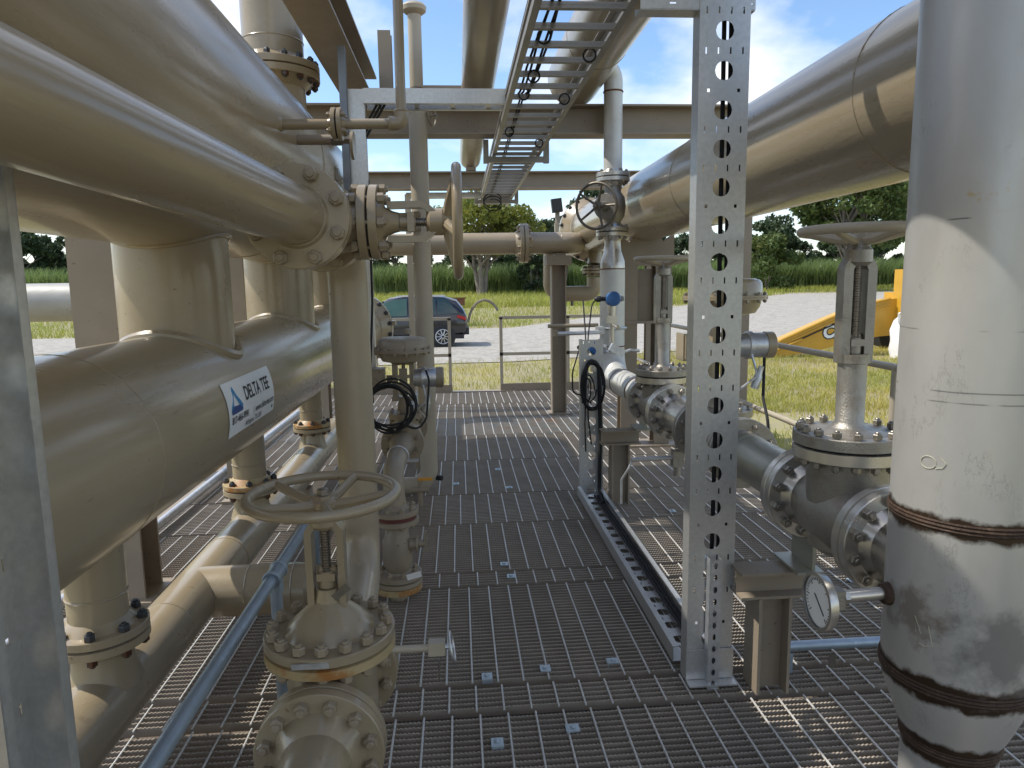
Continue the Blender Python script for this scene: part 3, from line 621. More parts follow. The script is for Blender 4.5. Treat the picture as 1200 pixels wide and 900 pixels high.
t = thing('ball_valve', 'small flanged valve standing on the grating below the elbow pipe', 'valve', (-.333, 3.38, 0))
fpair(t, (-.333, 3.38, .425), Z_, .05, .112, .024, 8, .014, 'grey_beige', 'bolt_beige', gask='red_ring', gap=.022, hubl=.02)
g = G().lathe((-.333, 3.38, .12), Z_, [(0, .052), (.03, .06), (.06, .074), (.17, .074), (.2, .06), (.27, .052)], 32); part(t, 'body', g, 'grey_beige')
fpair(t, (-.333, 3.38, .105), Z_, .05, .118, .024, 8, .014, 'grey_beige', 'bolt_beige', m2=None, hubl=.02)
part(t, 'lower_ring', G().lathe((-.333, 3.38, .045), Z_, [(0, .116), (.03, .116)], 36), 'yellow_flange')
part(t, 'stem_boss', G().lathe((-.27, 3.36, .28), X_, [(0, .03), (.03, .03), (.032, .04), (.042, .04), (.044, .018), (.075, .018)], 20), 'grey_beige')
part(t, 'lever', G().box((-.19, 3.36, .29), (.012, .02, .11)), 'grey_beige'); part(t, 'tag', G().box((-.245, 3.24, .165), (.07, .004, .028), Matrix.Rotation(-.25, 3, 'Y')), 'dial_white')
part(t, 'pipe_stub', G().cyl((-.333, 3.38, -.2), (-.333, 3.38, .06), .05, 24), 'grey_beige')
t = thing('pipe_spool', 'beige pipe behind the left control valve dropping through the deck', 'pipe', (-.345, 5.6, 0))
g = G().tube(fillet([(-.345, 4.58, .635), (-.345, 5.9, .635), (-.345, 5.9, -.2)], .15, 8), .056, 28); part(t, 'pipe_run', g, 'grey_beige')
# slender white riser
t = thing('vent_riser', 'slender off-white riser with a flared cap, tallest pipe in the middle', 'pipe', (-.245, 5.1, 0))
g = G().tube(fillet([(-.52, 5.1, .075), (-.245, 5.1, .075), (-.245, 5.1, 2.72)], .13, 10), .064, 28)
weld(g, (-.245, 5.1, .9), Z_, .064, .0028); weld(g, (-.245, 5.1, .32), Z_, .064, .0028); part(t, 'riser_pipe', g, 'white_beige')
part(t, 'reducer', G().lathe((-.245, 5.1, 2.7), Z_, [(0, .064), (.06, .072), (.09, .068), (.17, .046), (.2, .046)], 24), 'white_beige')
part(t, 'upper_pipe', G().lathe((-.245, 5.1, 2.88), Z_, [(0, .046), (.5, .046)], 24), 'white_beige'); part(t, 'vent_cap', G().lathe((-.245, 5.1, 3.37), Z_, [(0, .046), (.025, .08), (.05, .085), (.07, .07), (.085, .02)], 24), 'white_beige')
handwheel(t, (-.145, 5.12, 2.72), (1, -.4, 0), .075, 'grey_beige', 4, .008, .01); part(t, 'side_stem', G().cyl((-.245, 5.1, 2.72), (-.15, 5.12, 2.72), .012), 'grey_beige')
part(t, 'drain_stub', G().cyl((-.19, 5.1, .13), (-.15, 5.08, .13), .02, 12), 'black')
t = thing('drain_valve', 'small valve with orange lever at the foot of the riser', 'valve', (-.3, 4.85, .0))
part(t, 'lever', G().box((-.262, 4.82, .2), (.1, .016, .018)), 'orange'); part(t, 'body', G().cyl((-.30, 4.84, 0), (-.30, 4.84, .2), .018).cyl((-.36, 4.84, .12), (-.24, 4.84, .12), .024), 'grey_beige')
# ================================================================ CABLE TRAYS, RACK STEEL, OVERHEAD PIPES
def tray_cells(w, L, hr=.032, pitch=.125):
    """perforated web: round holes alternating with rows of slots or square holes"""
    cells = []; n = int(L/pitch); p = L/n
    for k in range(n):
        b = k*p; h = p*.68
        e = (w-h)/2
        cells += [(0, e, b, b+h, None), (e, e+h, b, b+h, ('c', hr, hr)), (e+h, w, b, b+h, None)]
        if k % 3 == 1:
            cells += [(0, w*.12, b+h, b+p, None), (w*.12, w*.26, b+h, b+p, ('r', .005, .006)), (w*.26, w*.74, b+h, b+p, None), (w*.74, w*.88, b+h, b+p, ('r', .005, .006)), (w*.88, w, b+h, b+p, None)]
        else:
            x = 0
            for j in range(4): cells += [(w*(.25*j), w*(.25*j+.09), b+h, b+p, None), (w*(.25*j+.09), w*(.25*j+.16), b+h, b+p, ('r', .0028, .011)), (w*(.25*j+.16), w*(.25*j+.25), b+h, b+p, None)]
    return cells
def tray(label, o, u, v, w, L, depth, group=None, name='cable_tray', bolts_=True):
    """web spans u (width w) and v (length L) from corner o; the flanges stand back along u x v by depth"""
    o = V(o); u = V(u); v = V(v); bk = -u.cross(v).normalized()
    t = thing(name, label, 'cable tray', o, group)
    web = part(t, 'web', G().plate(o, u, v, tray_cells(w, L)), 'galv_tray', smooth=False)
    for s in (0, 1):
        e = o+u*(w*s+(-.0015 if s == 0 else .0015)); g = G()
        M = Matrix((u, v, bk)).transposed()
        g.box(e+v*(L/2)+bk*(depth/2), (.003, L, depth), M); g.box(e+v*(L/2)+bk*(depth-.0015)+u*(.012 if s == 0 else -.012), (.022, L, .003), M)
        part(t, 'flange', g, 'galv_tray')
    return t
def cable(pts, r=.006, n=8): return G().tube(fillet(pts, .05, 5), r, n)
DOWN = V((0, 0, -1))
# tall vertical tray right of centre (web faces the camera)
tray('tall perforated aluminium cable tray standing upright right of centre', (.848, 2.47, .012), X_, Z_, .172, 2.86, .07)
for i, x in enumerate((.955, .982, 1.008)):
    part_ = solo('cable', ('thin', 'middle', 'thick')[i]+' black cable running up the back of the tall tray', 'cable', cable([(x, 2.53, .06), (x+.003, 2.525, 1.4), (x-.004, 2.53, 2.7)], .0085+.0015*i), 'rubber', (x, 2.53, .05), 'cables in the tall tray')
# slotted strut bolted at its foot
g = G(); cells = []; L = .52; n = 11; w = .044
for k in range(n):
    b = k*L/n; p = L/n; cells += [(0, w*.3, b, b+p, None), (w*.3, w*.7, b, b+p, ('c', .0075, .013)), (w*.7, w, b, b+p, None)]
t = thing('slotted_strut', 'short slotted strut bolted upright at the foot of the tall tray', 'strut', (.918, 2.43, 0))
part(t, 'face', G().plate((.913, 2.425, .0), X_, Z_, cells), 'galv', smooth=False); part(t, 'side_wall', G().box((.914, 2.446, .26), (.003, .04, .52)), 'galv'); part(t, 'side_wall', G().box((.956, 2.446, .26), (.003, .04, .52)), 'galv')
t = thing('splice_plate', 'plain plate bracket at the foot of the tall tray', 'bracket', (.94, 2.46, 0)); part(t, 'plate', G().box((.934, 2.463, .085), (.186, .005, .12)), 'galv_tray'); part(t, 'foot', G().box((.934, 2.44, .02), (.186, .05, .006)), 'galv_tray')
# tray along the floor, then the short upright tray at its far end
t = tray('perforated tray lying along the grating carrying black cables', (1.0, 2.60, .022), -X_, Y_, .165, 2.28, .065)
for i, x in enumerate((.965, .945, .978)):
    solo('cable', ('leftmost', 'middle', 'rightmost')[(1, 0, 2)[i]]+' black cable lying in the floor tray', 'cable', cable([(x, 2.6, .04), (x+.006, 3.6, .036+.004*i), (x-.004, 4.8, .04)], .0075), 'rubber', (x, 2.6, .03), 'cables in the floor tray')
tray('short upright tray at the far end of the floor tray', (.86, 4.9, .012), X_, Z_, .16, 1.14, .06)
# tray piece across the top right, from the tall tray to the ladder
tray('perforated tray crossing the top edge from the tall tray to the ladder tray', (.64, 2.476, 2.465), Z_, X_, .15, .40, -.07)
# near left upright tray
tray('upright tray cut by the left edge of the photo', (-.742, 1.153, .01), -Y_, Z_, .165, 2.0, .072)
# ladder tray overhead
LX0, LX1, LZ = .326, .728, 2.63
t = thing('ladder_tray', 'overhead ladder cable tray receding toward the trees', 'cable tray', (.53, 5, LZ))
for s, x in ((-1, LX0), (1, LX1)):
    g = G().box((x, 5.4, LZ+.05), (.004, 9.4, .1)).box((x-s*.014, 5.4, LZ+.002), (.03, 9.4, .004)).box((x-s*.014, 5.4, LZ+.098), (.03, 9.4, .004)).box((x+s*.006, 5.4, LZ+.05), (.008, 9.4, .012))
    part(t, 'side_rail', g, 'galv_ground_reflect')
k = 0; y = .9
RM = None
while y < 10.05:
    if RM is None:
        RM = mesh('rung', G().box((0, 0, 0), (LX1-LX0-.006, .028, .014)).box((0, -.012, .012), (LX1-LX0-.006, .004, .014)).box((0, .012, .012), (LX1-LX0-.006, .004, .014)), 'galv_ground_reflect', False)
    o = bpy.data.objects.new('rung', RM); COL.objects.link(o); o.parent = t; o.location = V(((LX0+LX1)/2, y, LZ+.014))-t.location; y += .229
for i in range(4):
    x = .40+.016*i; pts = [(x, .8, LZ+.035)]
    y = 1.6
    while y < 4.5: pts.append((x+random.uniform(-.012, .012), y, LZ+.036+random.uniform(0, .01))); y += .45
    pts.append((x-.02, 4.45, LZ+.04))
    if i > 1: pts += [(x, 6.5, LZ+.036), (x+.01, 8.9, LZ+.036)]
    solo('cable', ('outermost', 'second', 'third', 'innermost')[i]+' black cable lying along the left side of the ladder tray', 'cable', cable(pts, .0065), 'rubber', (x, 2, LZ+.03), 'cables in the ladder tray')
for (x, y, l) in ((.41, 3.25, 'nearest'), (.43, 3.85, 'second nearest'), (.41, 4.2, 'third nearest'), (.66, 3.5, 'right hand near'), (.66, 4.3, 'right hand far'), (.40, 5.2, 'far left'), (.66, 5.6, 'far right')):
    g = G().torus((x, y, LZ+.0), (.3, 1, .1), .03, .005, 20, 6); solo('cable_tie_loop', l+' black loop tied below the ladder tray', 'cable loop', g, 'rubber', (x, y, LZ-.03), 'loops below the ladder tray')
g = G().tube([(.46+.11*math.cos(a*.35), 8.9, 2.60+.08*math.sin(a*.35)-.002*a) for a in range(0, 42)], .007, 6); solo('cable_loop', 'slack black cable hanging below the far end of the ladder tray', 'cable', g, 'rubber', (.5, 8.9, 2.5))
# trapeze hangers
for (y, l, zt) in ((6.15, 'strut hanger below the first cross beam carrying the ladder tray', 2.76), (9.2, 'strut hanger at the far end of the ladder tray', 2.74)):
    t = thing('trapeze_hanger', l, 'bracket', (.53, y, 2.6), 'trapeze hangers')
    part(t, 'crossbar', G().box((.527, y, LZ-.03), (.56, .045, .045)), 'galv_ground_reflect')
    for x in (.27, .785): part(t, 'hanger_post', G().box((x, y, (LZ-.06+zt)/2), (.045, .05, zt-LZ+.06)), 'galv_ground_reflect')
# cross tray from the left post to the ladder tray
t = thing('cable_tray', 'plain grey tray spanning from the left strut to the ladder tray', 'cable tray', (-.1, 4.45, LZ))
g = G().box((-.105, 4.42, LZ+.045), (.85, .004, .085)).box((-.105, 4.435, LZ+.003), (.85, .03, .004)).box((-.105, 4.435, LZ+.0865), (.85, .03, .004)); part(t, 'side_rail', g, 'galv_tray')
g = G().box((-.105, 4.60, LZ+.045), (.85, .004, .085)).box((-.105, 4.585, LZ+.003), (.85, .03, .004)); part(t, 'side_rail', g, 'galv_tray')
for x in (-.45, -.22, 0., .22): part(t, 'rung', G().box((x, 4.51, LZ+.015), (.028, .17, .014)), 'galv_tray')
for i in range(3):
    solo('cable', ('upper', 'middle', 'lower')[i]+' black cable bending from the left strut into the cross tray', 'cable', cable([(-.60, 4.47+.01*i, 2.2), (-.585+.02*i, 4.47, 2.42+.0*i), (-.45+.03*i, 4.48, 2.65+.01*i), (.0, 4.48, LZ+.05), (.35, 4.5, LZ+.05)], .0075), 'rubber', (-.5, 4.47, 2.4), 'cables into the cross tray')
# uprights at the left
t = thing('cable_tray', 'upright plain grey tray behind the vertical beige pipe', 'cable tray', (-.58, 4.45, .9)); part(t, 'web', G().box((-.578, 4.50, 1.81), (.095, .004, 1.82)), 'galv_tray'); part(t, 'flange', G().box((-.627, 4.475, 1.81), (.004, .055, 1.82)), 'galv_tray'); part(t, 'flange', G().box((-.529, 4.475, 1.81), (.004, .055, 1.82)), 'galv_tray'); part(t, 'cover', G().box((-.578, 4.448, 1.81), (.1, .003, 1.82)), 'galv_tray')
g = ibeam(G(), (-.645, 4.42, .0), Z_, Y_, 2.95, .042, .042, .02, .006); solo('strut_post', 'dark steel strut post left of the cross tray', 'strut', g, 'dark_strut', (-.645, 4.42, 0))
t = thing('strut_post', 'thin pale strut post standing behind the white riser', 'strut', (-.58, 8.9, 0)); part(t, 'post', G().box((-.58, 8.9, 1.33), (.07, .05, 2.66)), 'white_beige'); part(t, 'foot', G().box((-.58, 8.9, .01), (.15, .15, .02)), 'white_beige')
t = thing('cable_tray', 'narrow far tray leading from the pale strut post to the ladder tray', 'cable tray', (-.1, 9.0, LZ)); part(t, 'side_rail', G().box((-.13, 8.97, LZ+.03), (.95, .004, .06)), 'galv_tray'); part(t, 'side_rail', G().box((-.13, 9.12, LZ+.03), (.95, .004, .06)), 'galv_tray'); part(t, 'tray_floor', G().box((-.13, 9.045, LZ+.004), (.95, .146, .004)), 'galv_tray')
# rack beams
B1T, B1B = 2.971, 2.739
for (y, x0, x1, zt, h, l) in ((5.9, -1.9, 2.54, B1T, .232, 'nearer beige beam crossing overhead'), (8.85, -1.9, 2.54, B1T-.06, .205, 'farther beige beam crossing overhead')):
    t = thing('cross_beam', l, 'beam', (0, y, zt-h), 'rack cross beams'); part(t, 'beam', ibeam(G(), (x0, y, zt-h/2), X_, Z_, x1-x0, h, .2, .009, .015), 'beige_beam')
    for x in (x0+.1, x1-.1): part(t, 'beam_leg', ibeam(G(), (x, y, .0), Z_, Y_, zt-h, .1, .1, .008, .01), 'beige_beam')
t = thing('rack_beam', 'beige beam running lengthwise in the upper left corner', 'beam', (-.72, 3, B1T)); part(t, 'beam', ibeam(G(), (-.721, -1.2, B1T+.1235), Y_, Z_, 7.2, .245, .23, .009, .015), 'beige_beam')
for y in (3.4, 4.1, 4.8, 5.5): part(t, 'bolt_hole_disc', G().cyl((-.72, y, B1T+.13), (-.712, y, B1T+.13), .012, 10), 'black')  # black discs stand in for the darkness of open bolt holes
g = ibeam(G(), (-.52, 5.9, B1T+.002), Z_, Y_, .55, .13, .1, .008, .01); solo('beam_stub', 'short beige stub post on the nearer cross beam beside the riser', 'beam', g, 'beige_beam', (-.52, 5.9, B1T))
g = G().box((-.1, 6.02, B1T+.12), (.42, .03, .14)); solo('sleeper_plate', 'flat beige plate above the nearer cross beam behind the riser', 'plate', g, 'beige_beam', (-.1, 6.02, B1T+.05))
# overhead pipes
t = thing('pipe', 'beige pipe running lengthwise overhead in the middle of the sky', 'pipe', (.2, 5, 3)); g = G().lathe((.2, 0, B1T+.128), Y_, [(-1.5, .128), (9.0, .128)], 40)
for y in (3.7, 6.6): weld(g, (.2, y, B1T+.128), Y_, .128, .003)
part(t, 'pipe_run', g, 'beige_light'); part(t, 'end_cap', G().lathe((.2, 9.0, B1T+.128), Y_, [(0, .128), (.04, .11), (.07, .05)], 32, False), 'beige')
part(t, 'pipe_shoe', G().box((.2, 8.85, B1T-.03), (.12, .2, .045)), 'beige_beam')
P18 = (.985, B1T+.2146)
t = thing('pipe', 'wide beige pipe overhead above the ladder tray', 'pipe', (P18[0], 4, 3)); g = G().lathe((P18[0], 0, P18[1]), Y_, [(-1.5, .2146), (5.9, .2146)], 48)
for y in (2.9, 4.9): weld(g, (P18[0], y, P18[1]), Y_, .2146, .003)
part(t, 'pipe_run', g, 'beige'); part(t, 'end_cap', G().lathe((P18[0], 5.9, P18[1]), Y_, [(0, .2146), (.06, .19), (.1, .12), (.115, .03)], 48, False), 'beige')
part(t, 'pipe_shoe', G().prism([(-.09, 0), (.09, 0), (.07, .07), (-.07, .07)], (P18[0]-.02, 5.8, B1T+.003), X_, Z_, Y_*.2), 'grey_beige')
# large header on the right
HX, HZ, HR = 1.745, 2.233, .305
t = thing('pipe_header', 'large beige header pipe slanting across the upper right', 'pipe', (HX, 5, 1.9)); g = G().lathe((HX, 0, HZ), Y_, [(-1.5, HR), (3, HR), (6, HR), (9.1, HR)], 64); pr_ = part(t, 'pipe_run', g, 'beige_vessel')
for y in (2.55, 4.75, 6.9): g = G(); weld(g, (HX, y, HZ), Y_, HR, .004); part(pr_, 'weld_seam', g, 'beige')
fpair(t, (HX, 9.2, HZ), Y_, HR, .405, .055, 20, .026, 'beige', 'bolt_dark', hubl=.12)
part(t, 'blind_cover', G().lathe((HX, 9.27, HZ), Y_, [(0, .36), (.05, .34), (.08, .2)], 40), 'beige')
t = thing('header_support', 'beige frame on the deck carrying the right header pipe', 'support', (HX, 6.4, 0))
for x in (HX-.16, HX+.16): part(t, 'leg', ibeam(G(), (x, 6.5, .02), Z_, Y_, 1.68, .16, .15, .009, .012), 'beige_beam')
part(t, 'saddle_plate', G().prism([(-.26, 0), (.26, 0), (.26, .28), (.16, .215)] + [(.30*math.sin(R_(a)), .54-.30*math.cos(R_(a))) for a in (25, 10, -10, -25)] + [(-.16, .215), (-.26, .28)], (HX, 6.44, 1.70), X_, Z_, Y_*.12), 'beige_beam')
part(t, 'web_plate', G().box((HX, 6.51, 1.42), (.16, .02, .5)), 'beige_beam'); part(t, 'stiffener', G().box((HX, 6.43, 1.18), (.48, .06, .025)), 'beige_beam'); part(t, 'base_plate', G().box((HX, 6.5, .01), (.6, .3, .02)), 'beige_beam')
g = G().prism([(-.05, 0), (.05, 0), (.05, .17), (.03, .22), (-.03, .22), (-.05, .17)], (1.43, 6.3, 2.32), X_, Z_, Y_*.03); o = solo('lifting_lug', 'pale upright lifting lug on top of the right header', 'lug', g, 'white_beige', (1.43, 6.3, 2.3))
# far cross pipe with flange, its column, and the bent pipe behind
t = thing('pipe', 'beige flanged pipe crossing the far end of the walkway', 'pipe', (0, 8.3, 1.9))
g = G().tube(fillet([(-1.3, 8.3, 2.02), (1.42, 8.3, 2.02), (1.42, 9.4, 2.02)], .17, 10), .124, 36); weld(g, (1.22, 8.3, 2.02), X_, .124, .003); part(t, 'pipe_run', g, 'beige_light')
fpair(t, (.782, 8.3, 2.02), X_, .124, .225, .045, 12, .021, 'beige', 'bolt_beige')
t = thing('steel_column', 'beige column with cap plate standing on the far walkway', 'column', (1.185, 8.28, 0))
part(t, 'column_shaft', ibeam(G(), (1.185, 8.28, .01), Z_, X_, 1.75, .17, .165, .009, .013), 'beige_beam'); part(t, 'cap', G().box((1.185, 8.28, 1.815), (.29, .24, .11)), 'beige_beam'); part(t, 'base_plate', G().box((1.185, 8.28, .006), (.26, .26, .012)), 'beige_beam'); part(t, 'pipe_shoe', G().box((1.21, 8.3, 1.885), (.12, .16, .03)), 'beige_beam')
t = thing('pipe', 'beige U-bent pipe looping below the far cross pipe', 'pipe', (1.4, 8.75, 1.3))
g = G().tube(fillet([(1.16, 8.7, 1.95), (1.15, 8.7, 1.42), (1.70, 8.7, 1.42), (1.70, 8.7, 1.62)], .14, 8), .095, 28); part(t, 'pipe_run', g, 'beige')
fpair(t, (1.70, 8.7, 1.70), Z_, .085, .15, .03, 8, .016, 'beige', 'bolt_dark'); part(t, 'upper_pipe', G().cyl((1.70, 8.7, 1.78), (1.72, 8.75, 2.05), .085, 24), 'beige')
part(t, 'drain_plug', G().cyl((1.42, 8.7, 1.33), (1.42, 8.7, 1.27), .02, 8), 'tag')
# ================================================================ RIGHT HAND LINE
LX, LZr, LR = 1.268, .775, .10
PX, PY, PR = 1.18, 1.5, .162
t = thing('standpipe', 'thick weathered stainless standpipe with rusty weld bands at the right edge', 'pipe', (PX, PY, 0))
pr = [(-.3, .105), (.42, .105), (.44, .107), (.495, .128), (.58, .158), (.615, PR), (1.02, PR), (2.2, PR), (3.6, PR)]
run = part(t, 'pipe_run', G().lathe((PX, PY, 0), Z_, pr, 72, False), 'standpipe')
for z, r in ((1.008, PR), (.615, PR), (.437, .107)): g = G(); weld(g, (PX, PY, z), Z_, r, .005); weld(g, (PX, PY, z+.008), Z_, r, .004); weld(g, (PX, PY, z-.008), Z_, r, .004); part(run, 'weld_seam', g, 'rust_band')
part(t, 'side_outlet', G().lathe((PX+.03, PY+.05, LZr), V((LX-PX-.03, .3, 0)), [(0, .11), (.15, .108), (.2, .1), (.34, .1)], 36, False, False), 'stainless')
part(t, 'thermowell_boss', G().lathe((1.05, 1.53, .795), -X_, [(-.05, .03), (.0, .033), (.03, .028), (.045, .024)], 20), 'rust_band')
def on_stand(a, z, r=PR): return V((PX+(r+.001)*math.cos(R_(a)), PY+(r+.001)*math.sin(R_(a)), z))
def stroke(pts, r=PR):      # chalk mark drawn on the pipe wall
    o = part(run, 'chalk_mark', G().tube([on_stand(a, z, r) for a, z in pts], .0010, 5), 'chalk')
stroke([(203, .745), (201, .782), (207, .745), (212, .77), (216, .725), (210, .718), (206, .722)]); stroke([(208, .575), (207, .60), (212, .572), (216, .592), (218, .565)], .142)
stroke([(203+6*math.cos(k*.5), 1.145+.014*math.sin(k*.5)) for k in range(13)]); stroke([(212, 1.16), (216, 1.148), (214, 1.138), (209, 1.134)])
t = thing('dial_thermometer', 'white dial thermometer on a short stem left of the standpipe', 'gauge', (.9, 1.55, .72))
DC = V((.862, 1.55, .775))
part(t, 'stem', G().cyl((1.02, 1.535, .795), (.925, 1.545, .786), .0155, 20).lathe((.925, 1.545, .786), -X_, [(0, .019), (.012, .019)], 6), 'machined')
part(t, 'angle_block', G().box((.895, 1.548, .782), (.036, .036, .046)), 'cast_ss')
case = part(t, 'case', G().lathe(DC+X_*.014, -X_, [(0, .05), (.004, .066), (.02, .070), (.026, .070), (.027, .062)], 48, True, False), 'machined')
part(case, 'face', G().lathe(DC-X_*.004, -X_, [(0, .064), (.002, .064)], 40), 'dial_white')
g = G()
for i in range(31):
    a = R_(225-270*i/30); l = .012 if i % 5 == 0 else .006; M = Matrix.Rotation(a, 3, 'X')
    g.box(DC+V((-.0068, math.cos(a)*(.056-l/2)*-1, math.sin(a)*(.056-l/2))), (.0012, l, .0014), Matrix.Rotation(-a, 3, 'X'))
part(case, 'scale_marks', g, 'ink_black', smooth=False)
part(case, 'needle', G().box(DC+V((-.0078, -.006, -.006)), (.001, .06, .0032), Matrix.Rotation(-R_(-40), 3, 'X')), 'ink_black', smooth=False)
def ss_valve(label, y, **k):
    return gate_valve(label, (LX, y, LZr), Y_, Z_, .092, .165, k.pop('f2f'), k.pop('zb'), k.pop('RB'), k.pop('zy'), k.pop('zw'), k.pop('RW'), 'cast_ss', 'machined', 'bolt_steel', 12, k.pop('nb'), .018, .0145, .034, 'white_beige', .034, 'x', mtop='cast_ss', low='machined', col=.044, thb=.042, **k)
ss_valve('stainless gate valve with beige wheel directly left of the standpipe', 2.16, f2f=.50, zb=.24, RB=.172, zy=.86, zw=.925, RW=.185, nb=16, ztf=.48)
ss_valve('stainless gate valve with beige wheel left of the tall cable tray', 4.28, f2f=.50, zb=.195, RB=.165, zy=.85, zw=.915, RW=.185, nb=16, ztf=.55)
cv2 = control_valve('beige domed control valve half hidden behind the tall cable tray', (LX, 3.27, LZr), .085, .16, .5, .735, .195, 'cast_ss', 'beige', 8, 'bolt_steel')
for (a, b, m, l) in ((2.44, 2.98, 'pipe_green', 'greenish pipe piece between the near stainless valve and the control valve'), (3.55, 4.0, 'stainless', 'short bright pipe piece between control valve and far stainless valve')):
    g = G().lathe((LX, a, LZr), Y_, [(0, LR), (b-a, LR)], 40); weld(g, (LX, a+.06, LZr), Y_, LR, .003); weld(g, (LX, b-.06, LZr), Y_, LR, .003)
    solo('pipe_piece', l, 'pipe', g, m, (LX, (a+b)/2, LZr-LR))
t = thing('riser_pipe', 'whitish riser pipe with rusty weld turning up from the right line', 'pipe', (LX, 5.72, .6))
g = G().tube(fillet([(LX, 4.55, LZr), (LX, 5.72, LZr), (LX, 5.72, 1.66)], .24, 10), .102, 36); part(t, 'pipe_run', g, 'white_pipe')
for c, a in (((LX, 4.85, LZr), Y_), ((LX, 5.34, LZr), Y_), ((LX, 5.72, 1.66), Z_), ((LX, 5.72, 1.03), Z_)): g = G(); weld(g, c, a, .102, .005); part(t, 'weld_seam', g, 'rust')
part(t, 'reducer', G().lathe((LX, 5.72, 1.66), Z_, [(0, .102), (.06, .1), (.14, .072), (.2, .066), (.26, .066)], 32, False, False), 'stainless')
for (z, n_) in ((1.955, 8), (2.385, 8)): fpair(t, (LX, 5.72, z), Z_, .066, .135, .032, n_, .0155, 'machined', 'bolt_steel', m2='stainless')
part(t, 'upper_pipe', G().tube(fillet([(LX, 5.72, 2.43), (LX, 5.72, 3.2), (P18[0], 5.5, 3.24)], .1, 6), .074, 28), 'white_pipe')
g = G(); weld(g, (LX, 5.72, 3.04), Z_, .074, .007); part(t, 'branch_weld', g, 'rust')
t = thing('globe_valve', 'stainless globe valve with a dark spoked wheel halfway up the riser', 'valve', (LX, 5.72, 2.17), None)
g = G().lathe((LX, 5.72, 1.99), Z_, [(0, .066), (.05, .066), (.09, .095), (.17, .105), (.24, .095), (.28, .066), (.36, .066)], 32, False, False); part(t, 'body', g, 'cast_ss')
d = V((-.62, -.75, -.05)).normalized()
part(t, 'bonnet', G().lathe((LX, 5.72, 2.155), d, [(.04, .085), (.11, .08), (.112, .1), (.135, .1), (.137, .04), (.2, .035)], 28), 'cast_ss'); part(t, 'stem', G().cyl(V((LX, 5.72, 2.155))+d*.18, V((LX, 5.72, 2.155))+d*.29, .014), 'stem')
handwheel(t, V((LX, 5.72, 2.155))+d*.28, d, .185, 'tag', 5, .011, .02)
# supports of the line
for (y, x, z, l) in ((2.42, 1.14, .49, 'beige pedestal below the near stainless valve'), (4.72, 1.10, .54, 'beige pedestal below the riser elbow')):
    t = thing('pipe_support', l, 'support', (x, y, 0), 'pedestals of the right line')
    part(t, 'post', ibeam(G(), (x, y, .008), Z_, X_, z-.11, .125, .125, .008, .011), 'beige_beam')
    part(t, 'cap_beam', ibeam(G(), (x-.13, y, z-.055), X_, Z_, .27, .10, .115, .008, .01), 'beige_beam')
    part(t, 'shoe_plate', G().box((LX-.02, y+.0, z+.006), (.10, .2, .01)).box((LX, y, (z+LZr-LR)/2+.01), (.012, .16, LZr-LR-z+.03)), 'pipe_green')
g = G().cyl((1.22, 2.53, .1), (2.3, 2.53, .1), .02, 16); t = thing('conduit', 'blue-grey conduit low across the grating behind the standpipe', 'conduit', (1.7, 2.53, 0)); part(t, 'conduit_run', g, 'conduit')
for x in (1.27, 2.28): part(t, 'saddle_foot', G().box((x, 2.53, .04), (.04, .05, .08)), 'conduit')
part(t, 'tag', G().box((1.45, 2.50, .045), (.028, .003, .055)), 'tag')
t = thing('drain_valve', 'small drain valve with a long level rod below the right line', 'valve', (1.15, 3.78, .3))
part(t, 'rod', G().cyl((.95, 3.78, .56), (1.2, 3.78, .565), .014, 12), 'galv'); part(t, 'body', G().box((1.215, 3.78, .56), (.06, .06, .09)).cyl((1.215, 3.78, .62), (1.215, 3.78, .70), .016).cyl((1.215, 3.78, .46), (1.215, 3.78, .52), .02), 'cast_ss'); part(t, 'bent_tube', G().tube(fillet([(.96, 3.78, .56), (.93, 3.78, .50), (.90, 3.80, .44), (.90, 3.80, .3)], .03, 4), .007, 8), 'galv')
# transmitters
def transmitter(label, c, stem):
    c = V(c); t = thing('pressure_transmitter', label, 'transmitter', c-Z_*stem, 'blue transmitters')
    d = V((-.12, -1, .05))
    hs = part(t, 'housing', G().lathe(c+d*.012, -d, [(0, .05), (.04, .052), (.075, .052), (.09, .045)], 28), 'galv')
    part(hs, 'blue_cap', G().lathe(c, d, [(-.01, .057), (.03, .057), (.04, .05), (.042, .03)], 28), 'blue'); part(hs, 'blue_cap', G().lathe(c-d*.09, -d, [(-.01, .055), (.03, .055), (.038, .045)], 28), 'blue')
    part(t, 'conduit_gland', G().lathe(c+V((-.04, .04, 0)), -X_, [(0, .018), (.05, .018), (.052, .024), (.08, .024), (.1, .01)], 12), 'black'); part(t, 'vent_plug', G().lathe(c+V((.04, .04, 0)), X_, [(0, .018), (.03, .018), (.032, .025), (.05, .022)], 6), 'galv')
    part(t, 'manifold', G().cyl(c+V((0, .04, -.05)), c+V((0, .04, -.13)), .03, 20).box(c+V((0, .04, -.16)), (.07, .06, .06)).cyl(c+V((0, .04, -.19)), c+V((0, .04, -stem)), .018, 16).lathe(c+V((0, .0, -.2)), (.5, -.8, -.3), [(0, .01), (.05, .01), (.052, .016), (.06, .016)], 8), 'stainless')
    return t
transmitter('blue capped transmitter mounted high on the front of the riser', (1.20, 5.38, 1.425), .38)
transmitter('blue capped transmitter mounted low left of the riser foot', (1.055, 5.33, 1.055), .3)
t = thing('instrument_bracket', 'pipe bar bracket reaching left from the riser foot', 'bracket', (1.0, 5.45, 1.0))
